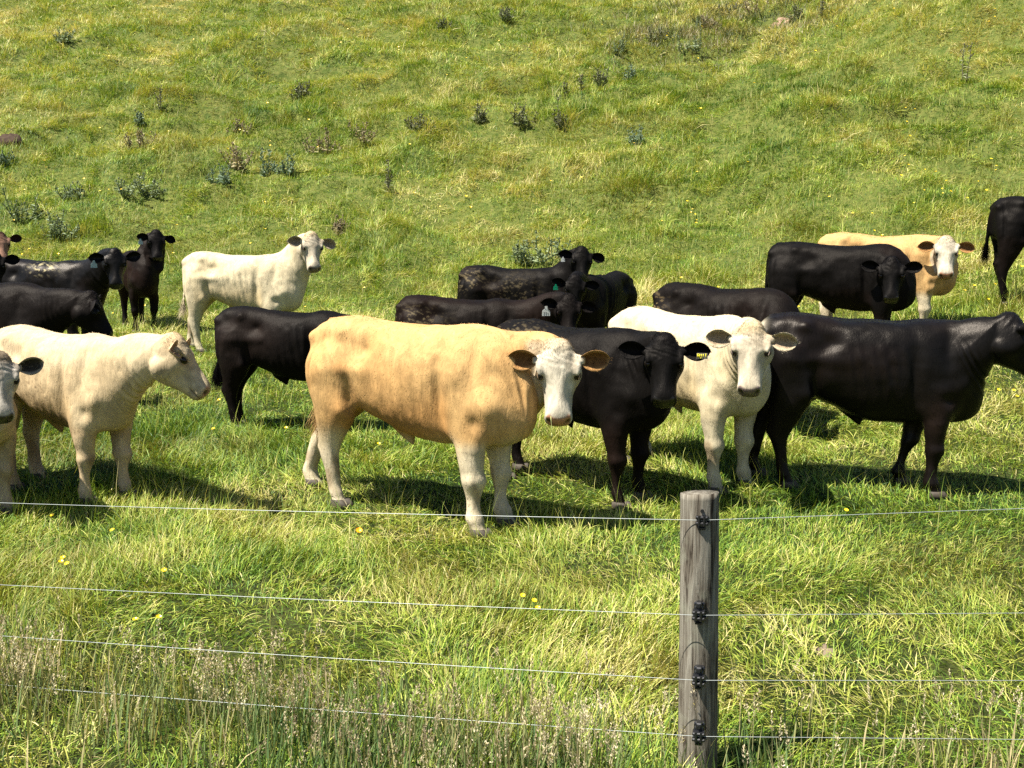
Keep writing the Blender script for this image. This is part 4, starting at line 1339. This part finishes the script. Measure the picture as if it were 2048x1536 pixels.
make_steer('steer', 'large glossy black steer with a white rump patch cut off by the right edge', 'black', 1722, 8.15, -8, 0.985, (2012, 640, 7.75), 0, 46,
           side=-6, feet={'HL': (-0.16, 0), 'HR': (0.04, 0), 'FR': (-0.02, 0), 'FL': (-0.20, 0)}, ears=(30, 10), vox=NEAR, seed=17, gloss=True, belly=0.01, hair=H(15000),
           marks=[((-0.80, -0.05, 1.22), (0.05, 0.10, 0.07), (0.44, 0.38, 0.27), 1.0, 0), ((0.52, -0.2, 0.55), (0.12, 0.12, 0.16), (0.010, 0.0058, 0.0043), 0.8, 0)])
make_steer('steer', 'black steer with a curly poll in front of the tan one', 'black', 1672, 12.6, -24, 1.0, (1783, 522, 12.0), 4, 62,
           ears=(0, -4), vox=MID_, seed=18, hair=H(15000))
make_steer('steer', 'orange tan steer with a white face at the back right', 'tan', 1762, 13.1, -22, 0.96, (1892, 480, 12.5), 6, 62,
           ears=(14, 4), vox=FAR_, seed=19, hair=H(15000))
make_steer('steer', 'black steer standing side on at the far right edge', 'black', 2100, 13.4, -6, 0.92, (2230, 420, 13.0), 10, 60,
           feet={'HL': (0.08, 0), 'HR': (-0.02, 0)}, ears=(0, 0), vox=FAR_, seed=20, tail=0.14, hair=H(12000))

# ------------------------------------------------------------------ the wire fence
m, nt, b = new_mat('weathered wood')
tc = N(nt, 'ShaderNodeTexCoord')
mp = N(nt, 'ShaderNodeMapping'); mp.inputs['Scale'].default_value = (26, 26, 1.6)
n1 = N(nt, 'ShaderNodeTexNoise'); n1.inputs['Scale'].default_value = 2.2; n1.inputs['Detail'].default_value = 8; n1.inputs['Roughness'].default_value = 0.65; n1.inputs['Distortion'].default_value = 0.8
n2 = N(nt, 'ShaderNodeTexNoise'); n2.inputs['Scale'].default_value = 9; n2.inputs['Detail'].default_value = 6
nt.links.new(tc.outputs['Object'], mp.inputs[0]); nt.links.new(mp.outputs[0], n1.inputs['Vector']); nt.links.new(tc.outputs['Object'], n2.inputs['Vector'])
r1 = N(nt, 'ShaderNodeValToRGB')
r1.color_ramp.elements[0].position = 0.36; r1.color_ramp.elements[0].color = (0.016, 0.011, 0.007, 1)
r1.color_ramp.elements[1].position = 0.64; r1.color_ramp.elements[1].color = (0.205, 0.188, 0.150, 1)
e_ = r1.color_ramp.elements.new(0.45); e_.color = (0.092, 0.078, 0.058, 1)
nt.links.new(n1.outputs[0], r1.inputs[0])
r2 = N(nt, 'ShaderNodeValToRGB')
r2.color_ramp.elements[0].position = 0.56; r2.color_ramp.elements[0].color = (0, 0, 0, 1)
r2.color_ramp.elements[1].position = 0.68; r2.color_ramp.elements[1].color = (1, 1, 1, 1)
nt.links.new(n2.outputs[0], r2.inputs[0])
mx = N(nt, 'ShaderNodeMix', data_type='RGBA')
mx.inputs[7].default_value = (0.23, 0.235, 0.17, 1)               # pale lichen
ml = N(nt, 'ShaderNodeMath', operation='MULTIPLY'); ml.inputs[1].default_value = 0.35
nt.links.new(r2.outputs[0], ml.inputs[0]); nt.links.new(ml.outputs[0], mx.inputs[0]); nt.links.new(r1.outputs[0], mx.inputs[6])
nt.links.new(mx.outputs[2], b.inputs['Base Color'])
b.inputs['Roughness'].default_value = 0.9; b.inputs['Specular IOR Level'].default_value = 0.15
bp = N(nt, 'ShaderNodeBump'); bp.inputs['Strength'].default_value = 1.0; bp.inputs['Distance'].default_value = 0.008
nt.links.new(n1.outputs[0], bp.inputs['Height']); nt.links.new(bp.outputs[0], b.inputs['Normal'])
M_WOOD = m
M_WIRE = plain('galvanised wire', (0.26, 0.28, 0.27), 0.45, 0.5)
M_WIRE.node_tree.nodes['Principled BSDF'].inputs['Metallic'].default_value = 0.55
M_INS = plain('black plastic', (0.010, 0.010, 0.011), 0.28, 0.5)

ptop = at(1399.5, 985, 4.12)
pbase = Vector((ptop.x + 0.012, ptop.y, tz(ptop.x, ptop.y)))
fence = empty('wire_fence', pbase)
tag(fence, 'four wire fence on a weathered grey round post with black insulators', 'fence')
bpy.context.view_layer.update()


def post_mesh(base, top, r, seed):
    rs = np.random.RandomState(seed)
    mb = MB()
    b0 = Vector(base) - Vector((0, 0, 0.25)); ax_ = Vector(top) - b0
    rings = []
    nr, ns = 46, 56
    cr = rs.rand(9) * 6.28
    for i in range(nr + 1):
        t = i / nr
        ring = []
        for j in range(ns):
            a = 2 * math.pi * j / ns
            rr = r * (1 + 0.06 * (1 - t)) * (1 + 0.012 * math.sin(a * 3 + 4 * t) + 0.008 * float(vnoise(a * 3, t * 9, 110 + seed)))
            for q_ in cr:                                        # drying cracks along the grain
                d = (a - q_ - 0.10 * math.sin(5 * t + q_) + math.pi) % (2 * math.pi) - math.pi
                rr -= 0.0065 * math.exp(-(d / 0.035) ** 2) * max(0, math.sin(3.0 * t + q_ * 2))
            if i == nr:
                rr *= 0.992
            p = b0 + ax_ * t + Vector((math.cos(a) * rr, math.sin(a) * rr, 0))
            if i >= nr - 1:
                p.z -= 0.11 * (p.y - (b0 + ax_ * t).y)
            if i >= nr - 1:
                p.z += 0.004 * math.sin(a + 1) + (0 if i == nr else 0.006)
            ring.append(p)
        rings.append(ring)
    mb.loft(rings)
    return mb


post_r = 0.0715
pm = post_mesh(Vector((0, 0, 0)), ptop - pbase, post_r, 1)
post = pm.build('post', M_WOOD, fence)
fd3 = Vector((FD[0], FD[1], 0)).normalized()
front = Vector((FD[1], -FD[0], 0)).normalized()
if front.y > 0:
    front = -front
anchors = []
for (px_, py_) in ((1404, 1040), (1397, 1230), (1397, 1360), (1397, 1472)):
    c = at(px_, py_, 4.055)
    r_ = ray(px_, py_)
    # on the face of the post, 52 mm out to the wire
    anchors.append(c - pbase)


def insulator(p):
    """black plastic post insulator: back plate, stepped body with a hooded top and wire jaws"""
    mb = MB()
    right = fd3; up = Vector((0, 0, 1)); out = front
    M = Matrix((right, up, out)).transposed()

    def P(x, y, z): return p + M @ Vector((x * 0.78, y * 0.84, z * 0.95))

    def slab(x0, x1, y0, y1, z0, z1, bev=0.004):
        rings = []
        for z, k in ((z0, 0), (z0 + bev, bev), (z1 - bev, bev), (z1, 0)):
            s0 = bev - k
            xa, xb, ya, yb = x0 + s0, x1 - s0, y0 + s0, y1 - s0
            c_ = 0.35 * min(xb - xa, yb - ya) * 0.4
            rings.append([P(xa + c_, ya, z), P(xb - c_, ya, z), P(xb, ya + c_, z), P(xb, yb - c_, z), P(xb - c_, yb, z), P(xa + c_, yb, z), P(xa, yb - c_, z), P(xa, ya + c_, z)])
        mb.loft(rings)
    slab(-0.026, 0.026, -0.048, 0.046, -0.060, -0.036)            # plate against the wood
    slab(-0.021, 0.021, -0.040, 0.036, -0.038, -0.012)            # body
    slab(-0.029, 0.029, 0.006, 0.019, -0.030, 0.016)              # upper jaw
    slab(-0.030, 0.030, -0.022, -0.008, -0.030, 0.014)            # lower jaw
    slab(-0.014, 0.014, 0.026, 0.052, -0.044, -0.008)             # hood
    slab(-0.017, 0.017, -0.044, -0.030, -0.034, 0.004)            # foot
    for sx in (-0.012, 0.012):
        mb.tube([P(sx, -0.024, 0.010), P(sx, 0.021, 0.012)], 0.0055, 10)   # wire gate
    mb.tube([P(0, 0.040, -0.012), P(0, 0.040, 0.004)], 0.0065, 12)          # fixing screw head
    mb.tube([P(0.028, -0.002, -0.004), P(0.040, -0.008, 0.004)], 0.004, 8)  # spur on the jaw
    return mb.build('insulator', M_INS, post, False)


wire_ends = ((1002, 4.80), (1166, 4.80), (1268, 4.80), (1366, 4.80))
wire_right = ((1017, 3.86), (1226, 3.86), (1361, 3.86), (1479, 3.86))
posts_lr = []
for k, a in enumerate(anchors):
    insulator(a)
    w0 = a + front * 0.004
    lp = at(0, wire_ends[k][0], wire_ends[k][1]) - pbase
    rp = at(2048, wire_right[k][0], wire_right[k][1]) - pbase
    le = w0 + (lp - w0) * 1.42
    re = w0 + (rp - w0) * 2.6
    mb = MB()
    pts = [le + (w0 - le) * (i / 24) - Vector((0, 0, 0.010 * math.sin(math.pi * i / 24))) for i in range(25)] + [w0 + (re - w0) * (i / 20) for i in range(1, 21)]
    mb.tube(pts, 0.0011, 8)
    w = mb.build('wire', M_WIRE, fence)
    w['label'] = ('topmost wire of the fence', 'second wire from the top', 'third wire from the top', 'lowest wire of the fence')[k]
    posts_lr.append((le, re))
for side_ in (0, 1):
    e4 = [p[side_] for p in posts_lr]
    bx = e4[0].x + pbase.x; by = e4[0].y + pbase.y + 0.075
    zb = tz(bx, by)
    po = post_mesh(Vector((bx, by, zb)) - pbase, Vector((bx, by, e4[0].z + pbase.z + 0.1)) - pbase, post_r, 2 + side_).build('post', M_WOOD, fence)

# ------------------------------------------------------------------ thistles on the hillside
M_LEAF = leaf_material('thistle', 0.15)


def thistle(kind, H, W, seed):
    """stems with their heads, and spiny leaves, as two meshes"""
    rs = np.random.RandomState(seed)
    stems = MB(); lv = []; lt = []; lc = []
    pal = {'green': ((0.102, 0.145, 0.064), (0.212, 0.255, 0.136), (0.102, 0.128, 0.060)),
           'dark': ((0.085, 0.106, 0.043), (0.187, 0.204, 0.093), (0.085, 0.085, 0.043)),
           'dead': ((0.212, 0.178, 0.085), (0.374, 0.323, 0.178), (0.145, 0.111, 0.060)),
           'blue': ((0.081, 0.128, 0.068), (0.178, 0.238, 0.153), (0.085, 0.119, 0.064)),
           'spire': ((0.102, 0.119, 0.051), (0.221, 0.230, 0.119), (0.093, 0.085, 0.047))}[kind]
    ns_ = {'green': 13, 'dark': 11, 'dead': 9, 'blue': 15, 'spire': 3}[kind]
    if W > 1.3 * H:
        ns_ += 6

    lobes = [((rs.rand() - 0.5) * W * 0.7, (rs.rand() - 0.5) * W * 0.5) for _ in range(1 if kind == 'spire' else 3)]

    def leaf(p, d, L, wd):
        sdv = d.cross(Vector((rs.randn(), rs.randn(), rs.randn()))).normalized()
        nn = sdv.cross(d)
        k = len(lv)
        cc_ = np.array(pal[0]) + (np.array(pal[1]) - np.array(pal[0])) * rs.rand()
        prof = ((0, 0.25), (0.22, 1), (0.34, 0.45), (0.52, 0.9), (0.62, 0.4), (0.78, 0.6), (1, 0))
        for (s_, w_) in prof:
            b_ = p + d * (L * s_) - Vector((0, 0, 1)) * (L * 0.35 * s_ * s_)
            lv.append(b_ + sdv * (wd * w_) + nn * 0.2 * wd * w_); lv.append(b_ - sdv * (wd * w_) + nn * 0.2 * wd * w_)
            lc.append(cc_); lc.append(cc_)
        for i in range(len(prof) - 1):
            lt.append((k + 2 * i, k + 2 * i + 1, k + 2 * i + 3, k + 2 * i + 2))
    for i in range(ns_):
        a = rs.rand() * 6.28
        out = (0.15 + 0.85 * rs.rand()) * W / 2 * (0.5 if kind == 'spire' else 1)
        h = H * (0.30 + 0.70 * rs.rand() ** 1.3) * (1 - 0.25 * (2 * out / W) ** 2)
        sx_, sy_ = lobes[rs.randint(len(lobes))]
        h *= 0.75 + 0.35 * (sx_ == lobes[0][0])
        b0 = Vector((sx_ + math.cos(a) * out * 0.30, sy_ + math.sin(a) * out * 0.30, -0.03))
        tp = b0 + Vector((math.cos(a) * out * 0.55, math.sin(a) * out * 0.55, h))
        md = (b0 + tp) / 2 + Vector((math.cos(a), math.sin(a), 0)) * out * 0.1 + Vector((rs.randn(), rs.randn(), 0)) * 0.02
        pts = [b0 * (1 - t) ** 2 + md * 2 * t * (1 - t) + tp * t * t for t in (0, .25, .5, .75, 1)]
        stems.tube(pts, [0.012, 0.011, 0.009, 0.007, 0.005], 5)
        nl = int((15 if kind != 'dead' else 8) + h * 20)
        for q_ in range(nl):
            t = 0.05 + 0.95 * rs.rand()
            p = b0 * (1 - t) ** 2 + md * 2 * t * (1 - t) + tp * t * t
            aa = rs.rand() * 6.28
            d = Vector((math.cos(aa), math.sin(aa), 0.45 + 0.5 * rs.rand())).normalized()
            leaf(p, d, (0.16 - 0.08 * t) * (0.6 + 0.6 * rs.rand()), 0.018 * (0.6 + 0.7 * rs.rand()))
        nb = 3 if kind in ('spire', 'dead', 'dark') else 1
        tips = [tp]
        for q_ in range(nb):
            t = 0.55 + 0.4 * rs.rand()
            p = b0 * (1 - t) ** 2 + md * 2 * t * (1 - t) + tp * t * t
            aa = rs.rand() * 6.28
            e2 = p + Vector((math.cos(aa) * 0.08, math.sin(aa) * 0.08, 0.07 + 0.06 * rs.rand()))
            stems.tube([p, (p + e2) / 2 + Vector((0, 0, -0.01)), e2], [0.006, 0.005, 0.004], 5)
            tips.append(e2)
        for p in tips:
            r_ = 0.013 + 0.009 * rs.rand()
            rr = []
            for z, k in ((-0.8, 0.35), (-0.3, 1.0), (0.4, 0.9), (1.0, 0.5), (1.5, 0.75)):
                rr.append([p + Vector((math.cos(2 * math.pi * j / 7) * r_ * k, math.sin(2 * math.pi * j / 7) * r_ * k, z * r_)) for j in range(7)])
            stems.loft(rr)
    sm = stems.mesh('stems'); set_col(sm, 'tint', np.tile(pal[2], (len(sm.vertices), 1)))
    lm = np_mesh('leaves', np.array([tuple(p) for p in lv]), np.array(lt)); set_col(lm, 'tint', np.array(lc))
    return sm, lm


THISTLES = [  # pixel of its foot, height and width in pixels, kind, label
    (122, 86, 28, 40, 'green', 'small grey green thistle clump high on the left of the slope'),
    (328, 222, 44, 50, 'spire', 'thin branching thistle at the middle of the left slope'),
    (277, 250, 30, 16, 'blue', 'small bluish thistle spike below the thin branching one'),
    (268, 300, 40, 62, 'dead', 'dry brown thistle clump left of the hollow on the left slope'),
    (447, 368, 42, 40, 'blue', 'dark bluish green thistle under a dry brown thistle'),
    (478, 340, 46, 66, 'dead', 'wide dry brown thistle behind the dark bluish green one'),
    (540, 352, 46, 38, 'blue', 'darkest bluish green thistle right of the dry brown one'),
    (573, 350, 38, 34, 'blue', 'paler bluish thistle touching the darkest one'),
    (278, 392, 40, 70, 'green', 'wide dense grey green thistle bush on the lower left slope'),
    (152, 400, 34, 44, 'green', 'small grey green thistle left of the wide dense bush'),
    (18, 444, 56, 84, 'green', 'large spreading grey green thistle at the left edge'),
    (110, 480, 52, 64, 'green', 'leafy grey green thistle just behind the black cattle'),
    (640, 308, 44, 58, 'dead', 'dry brown thistle patch above the off white steer'),
    (722, 286, 42, 44, 'dead', 'purplish dry thistle right of the dry brown patch'),
    (602, 196, 28, 34, 'dark', 'small dark thistle halfway up the slope'),
    (676, 470, 36, 46, 'dead', 'pale dead thistle beside the ear of the off white steer'),
    (10, 330, 26, 44, 'blue', 'pale blue green thistle rosette below the dark earth mound'),
    (482, 268, 26, 46, 'dead', 'brownish purple thistle tuft in the middle of the left slope'),
    (1121, 262, 62, 36, 'dark', 'tallest dark brown thistle in the middle of the slope'),
    (1046, 252, 42, 28, 'dark', 'dark thistle just left of the tallest brown thistle'),
    (952, 246, 34, 34, 'dark', 'short thistle left of the pair near the tallest one'),
    (822, 264, 40, 54, 'dark', 'bushy brown green thistle left of the middle of the slope'),
    (1284, 290, 46, 50, 'blue', 'leafy green thistle right of the tallest brown thistle'),
    (1272, 162, 36, 46, 'blue', 'rounded dark green thistle bush beside the gully'),
    (1206, 178, 42, 34, 'dark', 'spiky thistle left of the rounded dark green bush'),
    (1236, 112, 36, 36, 'green', 'grey green thistle above the rounded dark green bush'),
    (784, 388, 58, 30, 'spire', 'slender green thistle spire above the back of the black cattle'),
    (1036, 530, 62, 46, 'green', 'shorter thistle behind the black cattle with ear tags'),
    (1104, 530, 84, 80, 'green', 'taller thistle behind the black cattle with ear tags'),
    (1310, 84, 34, 36, 'dark', 'dark thistle at the head of the gully'),
    (1388, 108, 44, 50, 'green', 'thistle clump in the gully near the bare soil'),
    (1462, 36, 40, 62, 'dark', 'dark bush of thistles at the top of the gully'),
    (1512, 30, 30, 38, 'dead', 'brown dead thistle beside the dark bush at the top'),
    (1422, 60, 36, 40, 'dead', 'dry brown thistle left of the dark bush at the top'),
    (1645, 36, 48, 24, 'spire', 'slender dark thistle right of the bare soil patch'),
    (1592, 44, 36, 26, 'dark', 'short dark thistle between the soil patch and the slender one'),
    (1905, 174, 66, 66, 'spire', 'branching thistle with pale heads on the right slope'),
    (1136, 196, 34, 24, 'spire', 'thin thistle stem in the upper middle of the slope'),
    (1160, 184, 36, 20, 'spire', 'thin thistle stem right beside another thin stem'),
    (892, 62, 26, 30, 'dark', 'small dark thistle near the top of the slope'),
    (1010, 44, 26, 34, 'dark', 'dark thistle tuft near the top middle of the slope'),
]
for i, (px_, py_, hh, ww, kd, lab) in enumerate(THISTLES):
    g = ground_at(px_, py_)
    dep = (g - Vector((0, 0, CAMZ))).length
    sc = dep / FPX
    sm, lm = thistle(kd, hh * sc * 1.12, ww * sc * 1.2, 300 + i)
    r = empty('thistle', g, random.random() * 6.28)
    tag(r, lab, 'thistle', 'thistles growing on the hillside')
    link('stems', sm, M_LEAF, r); link('leaves', lm, M_LEAF, r)['kind'] = 'stuff'

# ------------------------------------------------------------------ bare soil
M_SOIL = plain('pink soil', (0.24, 0.16, 0.105), 0.95, 0.1, 14)
M_EARTH = plain('dark earth', (0.045, 0.030, 0.021), 0.95, 0.1, 12)
M_DUST = plain('grey soil', (0.15, 0.115, 0.08), 0.95, 0.1, 22)


def soil_patch(name, c, ra, rb, tilt, mat, seed, lift=0.02):
    rs = np.random.RandomState(seed)
    v = [Vector((c.x, c.y, tz(c.x, c.y) + lift))]; f = []
    n = 26
    for k in (0.35, 0.7, 1.0):
        for j in range(n):
            a = 2 * math.pi * j / n
            r_ = k * (1 + 0.25 * float(vnoise(a * 1.6, seed, 120)))
            x = c.x + ra * r_ * math.cos(a); y = c.y + rb * r_ * math.sin(a) + tilt * ra * r_ * math.cos(a)
            v.append(Vector((x, y, tz(x, y) + (lift if k < 1 else -0.02) + 0.015 * rs.randn() * (k < 1))))
    for j in range(n):
        f.append((0, 1 + j, 1 + (j + 1) % n))
        for q_ in (0, 1):
            f.append((1 + q_ * n + j, 1 + (q_ + 1) * n + j, 1 + (q_ + 1) * n + (j + 1) % n, 1 + q_ * n + (j + 1) % n))
    me = bpy.data.meshes.new(name); me.from_pydata(v, [], f); me.update(); smooth_shade(me)
    return link(name, me, mat)


tag(soil_patch('bare_soil', SCAR, 0.62, 0.55, 0.35, M_SOIL, 3, 0.015), 'pinkish bare soil high on the slope', 'soil', kind='structure')
tag(soil_patch('soil_hole', HOLE, 0.062, 0.075, 0, M_DUST, 5, 0.006), 'small grey bare soil spot in the grass', 'soil', kind='structure')
# dark mound of turned earth at the left edge
mg = ground_at(22, 296)
msc = (mg - Vector((0, 0, CAMZ))).length / FPX
mb = MB()
rings = []
for i in range(9):
    t = i / 8
    rr = []
    for j in range(24):
        a = 2 * math.pi * j / 24
        k = math.cos(t * math.pi / 2 * 0.97) * (1 + 0.22 * float(vnoise(a * 1.3, t * 3, 130)))
        rr.append(Vector((math.cos(a) * k * 27 * msc, math.sin(a) * k * 20 * msc, -0.05 + math.sin(t * math.pi / 2) * 26 * msc * (1 + 0.2 * float(vnoise(a * 2, t * 4, 131))))))
    rings.append(rr)
mb.loft(rings)
mo = mb.build('earth_mound', M_EARTH)
mo.location = mg
tag(mo, 'dark brown mound of bare earth at the left edge of the slope', 'earth mound')

# ------------------------------------------------------------------ buttercups
M_PETAL = plain('buttercup yellow', (0.62, 0.44, 0.010), 0.35, 0.4)
M_PETALO = plain('orange petal', (0.80, 0.34, 0.01), 0.4, 0.4)
M_STEM = plain('flower stem', (0.12, 0.20, 0.05), 0.7, 0.2)


def petals_mesh(r):
    mb = MB()
    for k in range(5):
        a0 = 2 * math.pi * k / 5
        pts = []
        for (s_, w_, z) in ((0.08, 0.16, 0.0), (0.45, 0.56, 0.16), (0.80, 0.62, 0.36), (1.0, 0.36, 0.50)):
            for sg in (-1, 0, 1):
                x = r * s_; y = r * w_ * sg
                pts.append(Vector((x * math.cos(a0) - y * math.sin(a0), x * math.sin(a0) + y * math.cos(a0), r * (z + 0.10 * abs(sg)))))
        f = []
        for i in range(3):
            for j in range(2):
                f.append((i * 3 + j, i * 3 + j + 1, i * 3 + j + 4, i * 3 + j + 3))
        mb.add(pts, f)
    rr = [[Vector((math.cos(2 * math.pi * j / 8) * r * 0.2 * k, math.sin(2 * math.pi * j / 8) * r * 0.2 * k, z * r)) for j in range(8)] for z, k in ((-0.05, .7), (0.12, 1), (0.24, .5))]
    mb.loft(rr)
    return mb.mesh('petals')


def stem_mesh(h):
    mb = MB()
    mb.tube([(0.02, 0.01, -h), (0.008, 0.004, -h * 0.5), (0, 0, 0)], [0.0022, 0.0018, 0.0015], 6)
    return mb.mesh('stem')


pm_ = petals_mesh(0.016); pm_.materials.append(M_PETAL)
pmo = petals_mesh(0.018); pmo.materials.append(M_PETALO)
sm_ = stem_mesh(0.20); sm_.materials.append(M_STEM)


def flower(p, label, group, pme, scale, h, stem=True):
    r = empty('buttercup', p)
    r.rotation_euler = (random.uniform(0.15, 0.6), random.uniform(-0.3, 0.3), 0)
    r.scale = (scale,) * 3
    tag(r, label, 'flower', group)
    link('petals', pme, None, r)
    if stem:
        link('stem', sm_, None, r)
    return r


NEARF = [
    (122, 1124, 'yellow buttercup at the left of the close trio in the foreground'),
    (134, 1128, 'yellow buttercup at the right of the close trio in the foreground'),
    (126, 1116, 'yellow buttercup at the top of the close trio in the foreground'),
    (328, 1141, 'single yellow buttercup right of the close trio in the foreground'),
    (317, 1235, 'single yellow buttercup just above the tall grass on the left'),
    (271, 1240, 'smaller yellow buttercup left of one just above the tall grass'),
    (105, 1031, 'small yellow buttercup below the shadow of the cream steer'),
    (225, 1061, 'small yellow buttercup below the front feet of the cream steer'),
    (1045, 1192, 'yellow buttercup at the left of three over the second wire'),
    (1068, 1202, 'yellow buttercup in the middle of three over the second wire'),
    (1075, 1217, 'yellow buttercup lowest of three over the second wire'),
    (572, 856, 'yellow buttercup behind the rear legs of the golden steer'),
    (757, 888, 'yellow buttercup under the belly of the golden steer'),
    (1997, 780, 'yellow buttercup under the throat of the black steer at right'),
    (427, 858, 'yellow buttercup behind the cream steer near the stocky black one'),
    (1692, 1021, 'faint yellow buttercup right of the fence post top'),
]
for (px_, py_, lab) in NEARF:
    g = ground_at(px_, py_ + 30)
    d = (g - Vector((0, 0, CAMZ))).length
    p = Vector((0, 0, CAMZ)) + ray(px_, py_).normalized() * d
    flower(p, lab, 'buttercups in the near grass', pm_, 0.9 if d > 5.5 else 0.68, 0.2)
g = ground_at(718, 1090)
flower(Vector((0, 0, CAMZ)) + ray(718, 1062).normalized() * (g - Vector((0, 0, CAMZ))).length, 'single orange flower below the hind feet of the golden steer', None, pmo, 1.1, 0.2)

FR = np.random.RandomState(77)
cnt = 0
while cnt < 276:
    y = 9.5 + 28 * FR.rand() ** 1.1
    x = (FR.rand() * 2 - 1) * 0.5 * y
    right = x > 2 + 0.1 * (y - 14)
    w = (1.0 if right else 0.30) * float(np.clip(0.35 + 1.3 * fbm(x * 0.6, y * 0.6, 140, 2), 0, 1))
    if FR.rand() > w:
        continue
    z = tz(x, y) + 0.10 + 0.12 * FR.rand()
    sc = (0.75 + 0.5 * FR.rand()) * (1.0 + 0.035 * max(0, y - 12))
    if right:
        flower((x, y, z), 'tiny yellow buttercup on the right hand side of the grassy slope', 'buttercups dotted over the right slope', pm_, sc, 0.2, False)
    else:
        flower((x, y, z), 'tiny yellow buttercup on the left hand side of the grassy slope', 'buttercups dotted over the left slope', pm_, sc, 0.2, False)
    cnt += 1

# a stem of grass hanging from the golden steer's mouth
mp_ = at(1102, 838, 6.80)
mb = MB()
mb.tube([(0, 0.03, 0.012), (0, 0, 0), (0.004, -0.006, -0.05), (0.003, -0.004, -0.10)], [0.0022, 0.0022, 0.0018, 0.0012], 6)
mb.tube([(0.003, -0.004, -0.085), (0.006, -0.004, -0.10), (0.006, -0.003, -0.118)], [0.003, 0.0045, 0.001], 6)
gs = mb.build('grass_stem', plain('chewed stem', (0.34, 0.35, 0.14), 0.7, 0.2))
gs.location = mp_
tag(gs, 'pale grass stem hanging from the mouth of the golden steer', 'grass stem')
